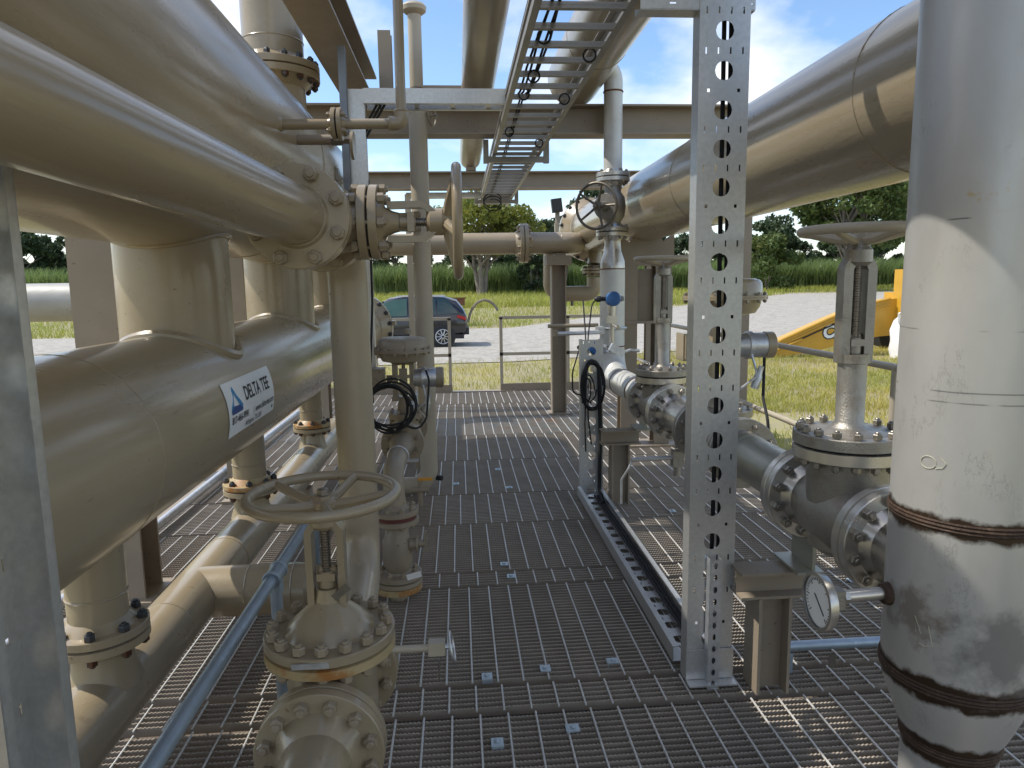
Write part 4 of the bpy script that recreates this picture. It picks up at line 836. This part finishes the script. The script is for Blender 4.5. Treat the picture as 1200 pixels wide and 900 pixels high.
part(t, 'bar', G().cyl((.77, 5.42, 1.16), (1.13, 5.45, 1.165), .016, 14), 'galv'); part(t, 'bar', G().cyl((.72, 5.62, 1.21), (1.13, 5.62, 1.21), .016, 14), 'beige'); part(t, 'clamp', G().torus((LX, 5.72, 1.18), Z_, .112, .01, 28, 6).box((1.12, 5.5, 1.18), (.05, .12, .05)), 'galv'); part(t, 'tip', G().box((.755, 5.42, 1.165), (.03, .03, .045)), 'beige')
part(t, 'tubing', G().tube(fillet([(1.06, 5.4, .98), (1.14, 5.34, 1.02), (1.24, 5.34, 1.0), (1.33, 5.34, 1.03), (1.40, 5.34, 1.02)], .03, 4), .012, 10).box((1.22, 5.33, 1.03), (.12, .05, .06), Matrix.Rotation(.5, 3, 'Y')), 'galv')
# hanging instrument cables and coil on the right
for i, (p, l) in enumerate((([(1.10, 5.37, 1.43), (1.02, 5.3, 1.41), (.97, 5.2, 1.15), (.93, 5.0, .98), (.91, 4.88, .60), (.93, 4.86, .40)], 'long black cable dropping from the high blue transmitter'), ([(.955, 5.32, 1.055), (.90, 5.2, 1.05), (.80, 4.9, .92), (.795, 4.86, .78), (.86, 4.86, .76), (.93, 4.86, .70)], 'black cable looping left from the low blue transmitter'), ([(.95, 5.3, 1.42), (.93, 5.1, 1.2), (.905, 4.9, .98), (.885, 4.87, .55), (.89, 4.86, .35)], 'thin black cable hanging in front of the short upright tray'))):
    solo('cable', l, 'cable', G().tube(fillet(p, .1, 6), .0055, 8), 'rubber', p[-1])
def coil(label, c, rx, rz, n, r, seed, spread=.02):
    random.seed(seed); g = G(); pts = []; c = V(c); N = 36; off = [0]*3
    jit = [[random.uniform(-1, 1) for _ in range(4)] for _ in range(n+1)]
    for i in range(n*N+1):
        k = i//N; f = (i % N)/N; j = [jit[k][q]*(1-f)+jit[min(k+1, n)][q]*f for q in range(4)]; a = 2*math.pi*i/N
        pts.append(c+V(((rx+spread*j[0])*math.cos(a)+spread*.5*j[1], .02*j[2], (rz+spread*j[3])*math.sin(a)+spread*.4*j[1])))
    return solo('cable_coil', label, 'cable', g.tube(pts, r, 7), 'rubber', c-Z_*rz)
coil('coil of black cable hung in front of the left control valve', (-.405, 4.02, .86), .125, .125, 8, .006, 3, .034)
solo('cable', 'black cable hanging from the left coil up the tray post', 'cable', G().tube(fillet([(-.505, 4.05, .88), (-.525, 4.15, 1.05), (-.52, 4.35, 1.45), (-.53, 4.5, 2.2)], .1, 6), .007, 8), 'rubber', (-.505, 4.05, .86))
solo('cable', 'black cable drooping from the left coil to the riser', 'cable', G().tube(fillet([(-.33, 4.0, .76), (-.25, 4.0, .72), (-.20, 4.05, .78), (-.18, 4.1, 1.0), (-.2, 4.15, 1.05)], .06, 6), .006, 8), 'rubber', (-.33, 4.0, .74))
coil('tall loop of black cable on the short upright tray', (.935, 4.86, .82), .07, .17, 3, .0065, 5, .02)
solo('cable_bundle', 'thick black cable bundle arching over the short upright tray into the floor tray', 'cable', G().tube(fillet([(.88, 4.88, .7), (.885, 4.87, .93), (.93, 4.86, 1.03), (.985, 4.86, .95), (.995, 4.86, .5), (.98, 4.82, .08), (.965, 4.6, .045)], .05, 6), .015, 10), 'rubber', (.98, 4.85, .04))
coil('small loose loop of black cable left of the short upright tray', (.90, 4.85, .80), .055, .1, 2, .005, 9, .03)
solo('cable', 'black lead hanging from the half hidden control valve housing', 'cable', G().tube(fillet([(1.46, 3.24, 1.18), (1.42, 3.15, 1.0), (1.40, 3.05, .92), (1.40, 3.0, .7)], .06, 5), .007, 8), 'rubber', (1.40, 3.0, .69))
# ================================================================ RAILINGS
def rail(label, posts, top, mid, toe, group=None, r=.021, sq=False):
    t = thing('railing', label, 'railing', posts[0], group)
    for p in posts: part(t, 'post', G().box(V(p)+Z_*.54, (.045, .045, 1.07)) if sq else G().cyl(V(p), V(p)+Z_*1.07, r, 14), 'white_beige')
    for z, nm in ((1.07, 'top_rail'), (.54, 'mid_rail')):
        for (a, b) in top if z > 1 else mid: part(t, nm, (G().box((V(a)+V(b))/2+Z_*z, (abs(b[0]-a[0])+.045, .045, .045)) if sq else G().cyl(V(a)+Z_*z, V(b)+Z_*z, r, 14)), 'white_beige')
    for (a, b) in toe:
        dd = V(b)-V(a); part(t, 'toe_board', G().box((V(a)+V(b))/2+Z_*.055, (max(abs(dd.x), .012), max(abs(dd.y), .012), .1)), 'beige_beam')
YR = 10.2
rail('pale railing at the far end, section left of the gap', [(-.135, YR, 0), (-1.2, YR, 0), (-2.0, YR, 0)], [((-2.0, YR, 0), (-.135, YR, 0))], [((-2.0, YR, 0), (-.135, YR, 0))], [((-2.0, YR-.03, 0), (-.11, YR-.03, 0))], 'railings', sq=True)
rail('pale railing at the far end, section right of the gap', [(.615, YR, 0), (1.6, YR, 0), (2.45, YR, 0)], [((.615, YR, 0), (2.45, YR, 0))], [((.615, YR, 0), (2.45, YR, 0))], [((.6, YR-.03, 0), (2.45, YR-.03, 0))], 'railings', sq=True)
XR = 2.36
rail('pale tubular railing along the right edge of the deck', [(XR, 1.2, 0), (XR, 3.6, 0), (XR, 5.85, 0), (XR, 8.0, 0), (XR, 10.0, 0)], [((XR, -1.2, 0), (XR, 10.0, 0))], [((XR, -1.2, 0), (XR, 10.0, 0))], [], 'railings')
# ================================================================ BACKGROUND
import numpy as np
rng = np.random.default_rng(11)
def np_mesh(name, verts, fsize, m):
    """verts: (N, fsize, 3) separate polygons"""
    N = len(verts); me = bpy.data.meshes.new(name); me.vertices.add(N*fsize); me.vertices.foreach_set('co', verts.reshape(-1).astype(np.float32))
    me.loops.add(N*fsize); me.loops.foreach_set('vertex_index', np.arange(N*fsize, dtype=np.int32))
    me.polygons.add(N); me.polygons.foreach_set('loop_start', np.arange(0, N*fsize, fsize, dtype=np.int32)); me.update(calc_edges=True); me.materials.append(MATS[m]); return me
def leaves(P, size, flat=.0):
    """one bent-free diamond leaf clump card at each point, random orientation"""
    N = len(P); a = rng.normal(size=(N, 3)); a /= np.linalg.norm(a, axis=1)[:, None]; b = rng.normal(size=(N, 3)); b -= a*(a*b).sum(1)[:, None]; b /= np.linalg.norm(b, axis=1)[:, None]
    s = size*rng.uniform(.6, 1.35, (N, 1)); q = np.stack([P-a*s, P+b*s*.55+a*s*.1, P+a*s, P-b*s*.55+a*s*.1], 1); return q
def crown_points(n, lobes):
    out = []; w = np.array([l[3]**2 for l in lobes]); w = w/w.sum()
    for (x, y, z, r, sq), k in zip(lobes, (w*n).astype(int)):
        d = rng.normal(size=(k, 3)); d /= np.linalg.norm(d, axis=1)[:, None]; rr = r*(rng.uniform(0.25, 1, (k, 1))**.45); p = d*rr; p[:, 2] *= sq
        out.append(p+np.array([x, y, z]))
    return np.concatenate(out)
def make_tree(label, loc, h, spread, lm, seed, nleaf, leaf, stems=1, trunk_r=.25, base=.25, lobes_n=14, name='tree', group=None, bare=.35, cat='tree', lr=1.):
    global rng
    rng = np.random.default_rng(seed); random.seed(seed); x, y = loc; z = gz(y); t = thing(name, label, cat, (x, y, z-.05), group); lob = []; g = G()
    for s in range(stems):
        a = 6.28*s/stems+.4; lean = (.0 if stems == 1 else .12)*h; top = V((x+math.cos(a)*lean, y+math.sin(a)*lean, z+h*.62))
        b = V((x+math.cos(a)*trunk_r*.8*(stems > 1), y+math.sin(a)*trunk_r*.8*(stems > 1), z-.1)); mid = (b+top)/2+V((random.uniform(-.2, .2), random.uniform(-.2, .2), 0))
        g.tube([b, b+(mid-b)*.15, mid, top], [trunk_r*1.25, trunk_r, trunk_r*.7, trunk_r*.25], 10)
        for k in range(lobes_n//stems):
            f = random.uniform(base, 1); an = random.uniform(0, 6.28); st = b+(top-b)*min(f*.85+.05, .95); sp = spread*(.35+.65*math.sin(math.pi*min(max((f-base)/(1-base)*.85+.12, 0), 1)))
            e = V((x+math.cos(an)*sp*random.uniform(.45, .95), y+math.sin(an)*sp*random.uniform(.45, .95), z+h*(bare+(1-bare)*f)*.92))
            if k == 0: e = V((top.x, top.y, z+h*.9))
            g.tube([st, (st+e)/2+V((0, 0, .06*h*random.uniform(-.3, .6))), e], [trunk_r*.38, trunk_r*.22, trunk_r*.08], 6); lob.append((e.x, e.y, e.z, lr*spread*random.uniform(.24, .46), random.uniform(.6, .9)))
    part(t, 'trunk', g, 'trunk')
    P = crown_points(nleaf, lob)-np.array([x, y, z-.05]); me = np_mesh('crown', leaves(P, leaf), 4, lm); o = bpy.data.objects.new('crown', me); COL.objects.link(o); o.parent = t
    return t
make_tree('yellow-green spreading tree with pale trunks in front of the cane', (2.95, 86), 12.2, 7.2, 'leaf_yellow', 4, 15000, .24, 3, .34, .3, 48, bare=.36, lr=.72)
make_tree('leafy green tree at the right behind the standpipe', (45, 78), 14.2, 6.5, 'leaf_mid', 8, 14000, .27, 2, .3, .25, 44, bare=.3, lr=.72)
make_tree('tall leafy tree hidden mostly by the standpipe at the right', (56, 82), 15, 6.5, 'leaf_mid', 18, 6000, .4, 2, .3, .25, 20, bare=.25)
make_tree('rounded light green shrub at the road edge, right of the tall tray', (37.5, 83), 6.6, 3.6, 'leaf_mid', 12, 5000, .22, 3, .1, .05, 18, name='shrub', bare=.05, cat='shrub')
make_tree('small dark shrub at the foot of the cane near the far column', (9.6, 88), 4.6, 2.2, 'leaf_dark', 14, 2500, .2, 2, .08, .05, 12, name='shrub', bare=.05, cat='shrub')
make_tree('bushy tree beside the cane behind the far cross pipe', (13.5, 90), 7.5, 3.2, 'leaf_mid', 24, 3500, .25, 2, .15, .1, 14, bare=.15)
# tree line beyond the cane: a few kinds, copied
protos = []
for i, (h, sp, m) in enumerate(((13, 5.5, 'leaf_dark'), (16, 6, 'leaf_dark'), (11, 6, 'leaf_dark'))):
    protos.append((make_tree('far tree', (-300-20*i, 165), h, sp, m, 40+i, 4600, .46, 1, .3, .2, 30, group='far tree line', bare=.12, lr=.8), h))
spots = []
x = -92
random.seed(3)
while x < 96: spots.append((x, random.uniform(126, 150))); x += random.uniform(5, 7.5)
words = ['leftmost']
first = [True]*3
px = sorted(spots)
for i, (x, y) in enumerate(px):
    kidx = i % 3; src, h = protos[kidx]
    if first[kidx]: o = src; first[kidx] = False
    else:
        o = src.copy(); COL.objects.link(o)
        for c in src.children: d = c.copy(); COL.objects.link(d); d.parent = o
    s = random.uniform(.75, 1.0)*(1.35 if 8 < x < 30 else 1.0)*(1.15 if x > 60 else 1)*(.82 if -30 < x < 6 else 1)
    o.location = (x, y, gz(y)-.05); o.scale = (s, s, s*random.uniform(.9, 1.1)); o.rotation_euler.z = random.uniform(0, 6.28)
    o['label'] = 'dark tree in the far tree line beyond the cane field'
# cane field
def blades(n, xr, yr, h, w, lean, m, name, label, cat, zf, bend=.35, seg=3, hvar=.25, patch=None):
    global rng
    X = rng.uniform(*xr, n); Y = yr[0]+(yr[1]-yr[0])*rng.uniform(0, 1, n)**1.6
    if patch is not None:
        k = patch(X, Y); X, Y = X[k], Y[k]; n = len(X)
    Z = zf(X, Y); a = rng.uniform(0, 6.283, n); H_ = h*rng.uniform(1-hvar, 1+hvar, n); W_ = w*rng.uniform(.6, 1.4, n); l = lean*rng.uniform(.2, 1.5, n)*H_
    dx, dy = np.cos(a), np.sin(a); b = rng.uniform(0, 6.283, n); sx, sy = np.cos(b), np.sin(b)
    Q = []
    for k in range(seg):
        f0, f1 = k/seg, (k+1)/seg; row = []
        for f, sg in ((f0, -1), (f0, 1), (f1, 1), (f1, -1)):
            ww = W_*(1-f*.92)*.5*sg; row.append(np.stack([X+dx*l*f*f+sx*ww, Y+dy*l*f*f+sy*ww, Z+H_*(f-bend*f*f*f*lean)], 1))
        Q.append(np.stack(row, 1))
    me = np_mesh(name, np.concatenate(Q), 4, m); o = bpy.data.objects.new(name, me); COL.objects.link(o); o['kind'] = 'stuff'; o['label'] = label; o['category'] = cat; return o
rng = np.random.default_rng(5)
gzv = np.vectorize(gz)
blades(52000, (-125, 120), (92, 99), 3.9, .16, .33, 'cane', 'cane_field', 'tall green cane standing in a dense wall beyond the verge', 'cane', lambda X, Y: gzv(Y))
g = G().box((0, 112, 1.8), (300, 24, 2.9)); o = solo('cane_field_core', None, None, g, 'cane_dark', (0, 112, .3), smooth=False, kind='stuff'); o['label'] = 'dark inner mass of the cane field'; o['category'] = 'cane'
def road(X, Y):   # True where the gravel lies
    nx, ny = zip(*near); fx, fy = zip(*far); return (Y > np.interp(X, nx, ny)) & (Y < np.interp(X, fx, fy))
blades(46000, (-7, 14), (10.4, 23), .13, .012, .6, 'grass_dry', 'dry_grass', 'dry yellow grass between the deck and the gravel road', 'grass', lambda X, Y: X*0+GZ, seg=2, patch=lambda X, Y: ~road(X+rng.normal(0, .3, len(X)), Y+rng.normal(0, .45, len(X))))
blades(75000, (2.9, 15), (2.5, 22), .14, .012, .6, 'grass_dry', 'side_grass', 'dry grass right of the deck', 'grass', lambda X, Y: X*0+GZ, seg=2, patch=lambda X, Y: ~road(X, Y) & (X > 3.3+.25*np.sin(Y*1.7)) & ((np.sin(X*1.7+Y)+np.cos(Y*1.3-X*.6)+rng.normal(0, .6, len(X))) > -1.1))
blades(42000, (-45, 32), (31, 56), .34, .03, .6, 'grass_green', 'verge_grass', 'yellow-green verge grass beyond the road', 'grass', lambda X, Y: gzv(Y), seg=2, patch=lambda X, Y: ~road(X, Y))
blades(36000, (-70, 62), (54, 92), .7, .07, .5, 'grass_green', 'tall_verge_grass', 'taller green grass at the foot of the cane', 'grass', lambda X, Y: gzv(Y), seg=2, patch=lambda X, Y: ~road(X, Y))
blades(26000, (-22, -2.6), (2, 22), .12, .014, .6, 'grass_green', 'lawn_grass', 'bright lawn left of the skid', 'grass', lambda X, Y: X*0+GZ, seg=2, patch=lambda X, Y: ~road(X, Y))
# loose stones along the right edge of the deck
n = 5200; C0 = np.stack([2.62+rng.uniform(0, 1, n)**1.3*1.3, rng.uniform(2.2, 10, n), np.full(n, GZ+.012)], 1); s = rng.uniform(.012, .034, (n, 1, 1))
O = np.array([[1, 0, 0], [0, 1, 0], [-1, 0, 0], [0, -1, 0], [0, 0, .8], [0, 0, -.8]]); O = O[None]*s*rng.uniform(.6, 1.3, (n, 6, 1)); an = rng.uniform(0, 6.28, n); ca, sa = np.cos(an)[:, None], np.sin(an)[:, None]
O = np.stack([O[..., 0]*ca-O[..., 1]*sa, O[..., 0]*sa+O[..., 1]*ca, O[..., 2]], -1)+C0[:, None]
T = np.array([[0, 1, 4], [1, 2, 4], [2, 3, 4], [3, 0, 4], [1, 0, 5], [2, 1, 5], [3, 2, 5], [0, 3, 5]]); me = np_mesh('gravel_strip', O[:, T].reshape(-1, 3, 3), 3, 'stone'); o = bpy.data.objects.new('gravel_strip', me); COL.objects.link(o); o['kind'] = 'stuff'; o['label'] = 'loose grey stones along the right deck edge'; o['category'] = 'gravel'
# ---- parked car, seen from its left, nose to the left of the photo
CXr, CY, CZ = .30, 24.2, GZ+.02
t = thing('parked_car', 'dark blue compact SUV parked on the gravel road', 'car', (CXr-2.3, CY, CZ))
def cp(x, y, z): return V((CXr-x, CY-y, CZ+z))      # x from the rear bumper forward, y toward the camera
prof = [  # x, sill, belt, roof, half width at belt, half width at roof
 (0.0, .50, .86, .92, .74, .70), (.05, .40, 1.0, 1.10, .84, .72), (.14, .36, 1.06, 1.28, .89, .70), (.36, .34, 1.08, 1.54, .91, .66), (.75, .30, 1.06, 1.65, .92, .64), (1.3, .28, 1.02, 1.68, .92, .64), (2.1, .28, 1.00, 1.68, .92, .64), (2.6, .28, .99, 1.62, .92, .63), (3.05, .28, .98, 1.36, .92, .66), (3.45, .28, .97, 1.06, .91, .70), (3.9, .30, .93, 1.00, .89, .70), (4.35, .36, .82, .90, .82, .66), (4.58, .45, .68, .74, .64, .52)]
g = G(); ns = None
for (x, a, b, c, w, wr) in prof:
    half = [(w*.9, a), (w*.98, a+.12), (w, (a+b)/2), (w*.985, b), (wr+(w*.985-wr)*.45, b+(c-b)*.55), (wr, c-.05*(c-b > .2)-.015), (wr*.8, c), (0, c+.012)]
    row = half+[(-p, q) for p, q in half[-2::-1]]; ns = len(row); b0 = len(g.v)
    g.v += [cp(x, p, q) for p, q in row]
    if b0:
        for k in range(ns-1): g.f.append((b0-ns+k, b0-ns+k+1, b0+k+1, b0+k))
        g.f.append((b0-1, b0-ns, b0, b0+ns-1))
g.f.append(tuple(range(ns))); g.f.append(tuple(range(len(g.v)-1, len(g.v)-ns-1, -1)))
part(t, 'body', g, 'carpaint', ang=50)
def interp(x):
    for p, q in zip(prof[:-1], prof[1:]):
        if p[0] <= x <= q[0]:
            f = (x-p[0])/(q[0]-p[0]); return [p[i]+(q[i]-p[i])*f for i in range(6)]
def side(x, f, sg):
    _, a, b, c, w, wr = interp(x); y = w*.985+(wr-w*.985)*(.9*f/.55*.5 if f < .55 else .45+.55*(f-.55)/.4); return cp(x, sg*(y+.012), b+(c-b)*f)
for sg in (1, -1):
    for (x0, x1, m, sl0, sl1) in ((.30, .98, 'carglass', .34, 0), (1.04, 1.92, 'carglass', 0, 0), (1.98, 3.06, 'carglass_light', 0, .28)):
        g = G(); n = 6
        for i in range(n+1):
            f = i/n
            xt = (x0+sl0)+(x1-sl1-x0-sl0)*f; xb = x0+(x1-x0)*f
            g.v += [side(xb, .06, sg), side((xb+xt)/2, .5, sg), side(xt, .88, sg)]
        for i in range(n):
            for k in range(2): q = 3*i+k; g.f.append((q, q+3, q+4, q+1))
        part(t, 'side_window', g, m)
    g = G().prism([(0, 0), (4.3, 0), (4.3, .12), (0, .14)], cp(.12, sg*.86, .27), -X_, Z_, Y_*(-sg*.075)); part(t, 'sill_cladding', g, 'car_black')
    g = G().prism([(.03, .86), (.33, .96), (.36, 1.0), (.30, 1.05), (.06, .98)], cp(0, sg*.82, 0), -X_, Z_, Y_*(-sg*.1)); part(t, 'tail_light', g, 'taillight')
    g = G().box(cp(2.85, sg*.99, 1.03), (.2, .14, .13)); part(t, 'wing_mirror', g, 'carpaint')
    g = G().box(cp(1.55, sg*.56, 1.685), (1.6, .035, .03)); part(t, 'roof_rail', g, 'alloy')
    for x in (1.18, 2.05): part(t, 'door_handle', G().box(cp(x, sg*.93, .93), (.16, .03, .025)), 'carpaint')
    for x in (.82, 3.62):
        c = cp(x, sg*.80, .345); d = Y_*(-sg)
        part(t, 'wheel_arch', G().lathe(c+d*.062, d, [(0, .42), (.058, .42)], 32), 'car_black')
        wh = part(t, 'wheel', G().lathe(c-d*.1, d, [(0, .30), (.02, .345), (.22, .345), (.245, .30), (.242, .25)], 32, True, False), 'rubber')
        rim = part(wh, 'rim', G().lathe(c+d*.14, d, [(-.05, .24), (-.04, .055), (.0, .05), (.005, .02)], 24), 'car_black'); part(wh, 'rim_ring', G().torus(c+d*.14, d, .238, .014, 28, 6), 'alloy')
        g = G()
        for i in range(10):
            a = i*.6283; e = X_*math.cos(a)+Z_*math.sin(a); g.tube([c+d*.138+e*.04, c+d*.142+e*.24], [.016, .013], 5)
        part(wh, 'rim_spokes', g, 'alloy')
part(t, 'rear_bumper', G().box(cp(.06, 0, .50), (.22, 1.6, .22)), 'car_black')
part(t, 'rear_window', G().box(cp(.235, 0, 1.26), (.02, 1.16, .36), Matrix.Rotation(-.62, 3, 'Y')), 'carglass')
part(t, 'windscreen', G().box(cp(3.05, 0, 1.30), (.75, 1.2, .02), Matrix.Rotation(-.66, 3, 'Y')), 'carglass')
part(t, 'head_light', G().box(cp(4.45, .55, .72), (.2, .3, .12)), 'alloy'); part(t, 'head_light', G().box(cp(4.45, -.55, .72), (.2, .3, .12)), 'alloy')
# rusty trailer deck and bent hoop behind the car
t = thing('rusty_trailer', 'low rusty steel frame standing on the verge behind the car', 'trailer', (.3, 36, gz(36)))
part(t, 'bed', G().box((-1.15, 36.2, .72), (3.0, 1.6, .36)), 'rust'); part(t, 'rim_rail', G().box((-1.15, 35.38, .9), (3.1, .06, .07)), 'rust')
for x in (-2.2, -.6): part(t, 'leg', G().box((x, 36.2, 0), (.15, 1.2, 1.1)), 'rust')
g = G().tube([(1.35+.85*math.cos(a)*-1, 36, gz(36)-.1+1.35*math.sin(a)) for a in np.linspace(.02, 2.5, 22)], .065, 8); solo('bent_hose', 'pale bent hose arching out of the verge grass beside the car', 'hose', g, 'trunk', (.5, 36, gz(36)))
# floodlight on a pole
t = thing('floodlight', 'black floodlight on a grey pole seen above the far cross pipe', 'lamp', (2.0, 14, GZ))
part(t, 'pole', G().cyl((2.0, 14, GZ), (2.0, 14, 2.95), .045, 12), 'trunk'); part(t, 'lamp_head', G().box((1.98, 13.95, 3.06), (.2, .14, .26), Matrix.Rotation(-.12, 3, 'Y')), 'black'); part(t, 'lens', G().box((1.98, 13.872, 3.06), (.16, .006, .2), Matrix.Rotation(-.12, 3, 'Y')), 'ink_black'); part(t, 'junction_box', G().box((2.0, 13.93, 2.62), (.13, .1, .2)), 'grey_beige')
# ---- excavator, boom lowered to the left
EY = 18.2
t = thing('excavator', 'yellow excavator with its boom lowered onto the dry grass', 'excavator', (13.5, EY, GZ))
boom = [(7.9, -.47), (8.6, -.49), (9.6, -.33), (10.5, -.12), (11.2, .0), (12.3, .08), (13.0, .3), (13.2, .8), (12.6, 1.08), (11.5, 1.0), (10.6, .80), (9.75, .47), (8.6, -.02), (7.95, -.35)]
b_ = part(t, 'boom', G().prism(boom, (0, EY-.22, 0), X_, Z_, Y_*.44), 'catyellow', smooth=False)
part(b_, 'boom_edge', G().tube([(7.98, EY-.24, -.33), (8.6, EY-.24, .0), (9.75, EY-.24, .49), (10.6, EY-.24, .82), (11.5, EY-.24, 1.02)], .035, 6), 'catyellow')
part(b_, 'hydraulic_line', G().tube([(8.5, EY-.24, -.2), (9.5, EY-.26, .24), (10.6, EY-.26, .68), (11.5, EY-.26, .86)], .022, 6), 'catyellow'); part(b_, 'hydraulic_line', G().tube([(8.5, EY-.24, -.27), (9.5, EY-.26, .17), (10.6, EY-.26, .61)], .018, 6), 'black')
part(b_, 'hose', G().tube([(8.1, EY-.26, -.42), (8.6, EY-.28, -.2), (9.1, EY-.26, -.02)], .03, 6), 'catyellow')
M = Matrix.Rotation(-.26*0+.30, 3, 'Y')
def place_text(txt, size, o, off, bold, m, dep, par):
    gg = text_mesh(txt, size, bold=bold, shear=.12); a = R_(16); gg.v = [V((o[0]+(v.x*math.cos(a)-v.y*math.sin(a)), dep, o[2]+(v.x*math.sin(a)+v.y*math.cos(a)))) for v in gg.v]; part(par, 'lettering', gg, m, smooth=False)
place_text('CAT', .46, (9.72, 0, -.04), 0, .05, 'ink_black', EY-.226, b_); place_text('CAT', .46, (9.72, 0, -.04), 0, .018, 'label_white', EY-.232, b_)
g = G(); a = R_(16)
for (p, q) in ((.20, -.03), (.42, -.03), (.31, .15)): g.v.append(V((9.72+p+.14, EY-.238, -.04+q+.09)))
g.f = [(0, 1, 2)]; part(b_, 'logo_triangle', g, 'orange', smooth=False)
part(t, 'boom_foot', G().box((12.1, EY-.1, .70), (.82, .9, .95)), 'catyellow'); part(t, 'work_lamp', G().box((11.95, EY-.56, .9), (.26, .03, .26)), 'dark_strut')
part(t, 'house', G().box((14.0, EY+.3, 1.25), (2.6, 2.4, 1.1)), 'catyellow'); part(t, 'cab', G().prism([(0, 0), (1.5, 0), (1.5, 1.6), (.35, 1.6), (0, .7)], (12.7, EY-.9, .9), X_, Z_, Y_*1.0), 'car_black')
for y in (EY-.9, EY+1.3):
    tr = part(t, 'track', G().prism([(-1.9, .1), (-1.6, 0), (1.6, 0), (1.9, .1), (2.0, .4), (1.7, .75), (-1.7, .75), (-2.0, .4)], (14.2, y, GZ), X_, Z_, Y_*.5), 'car_black')
t = thing('bulk_bag', 'crumpled white bulk bag standing on the grass in front of the excavator', 'bag', (11.5, 17.2, GZ))
random.seed(2); g = G(); N = 20
for k, z in enumerate((-.52, -.3, 0, .25, .42, .55, .62)):
    rr = (.30, .33, .34, .32, .28, .2, .1)[k]
    for i in range(N):
        a = 6.283*i/N; q = rr*(1+.12*random.uniform(-1, 1)); g.v.append(V((11.5+q*1.0*max(-.85, min(.85, 1.15*math.cos(a))), 17.2+q*max(-.85, min(.85, 1.15*math.sin(a))), z+(.0 if k == 0 else random.uniform(-.05, .05)))))
    if k: g.bridge((k-1)*N, k*N, N)
g.cap(6*N, N); part(t, 'sack', g, 'bag', ang=60); part(t, 'loop_strap', G().tube([(11.25, 17.15, .4), (11.2, 17.1, .66), (11.3, 17.1, .7), (11.38, 17.15, .5)], .025, 6), 'bag')
# ---- tidy
for o in bpy.data.objects:
    if '_l' in o: del o['_l']
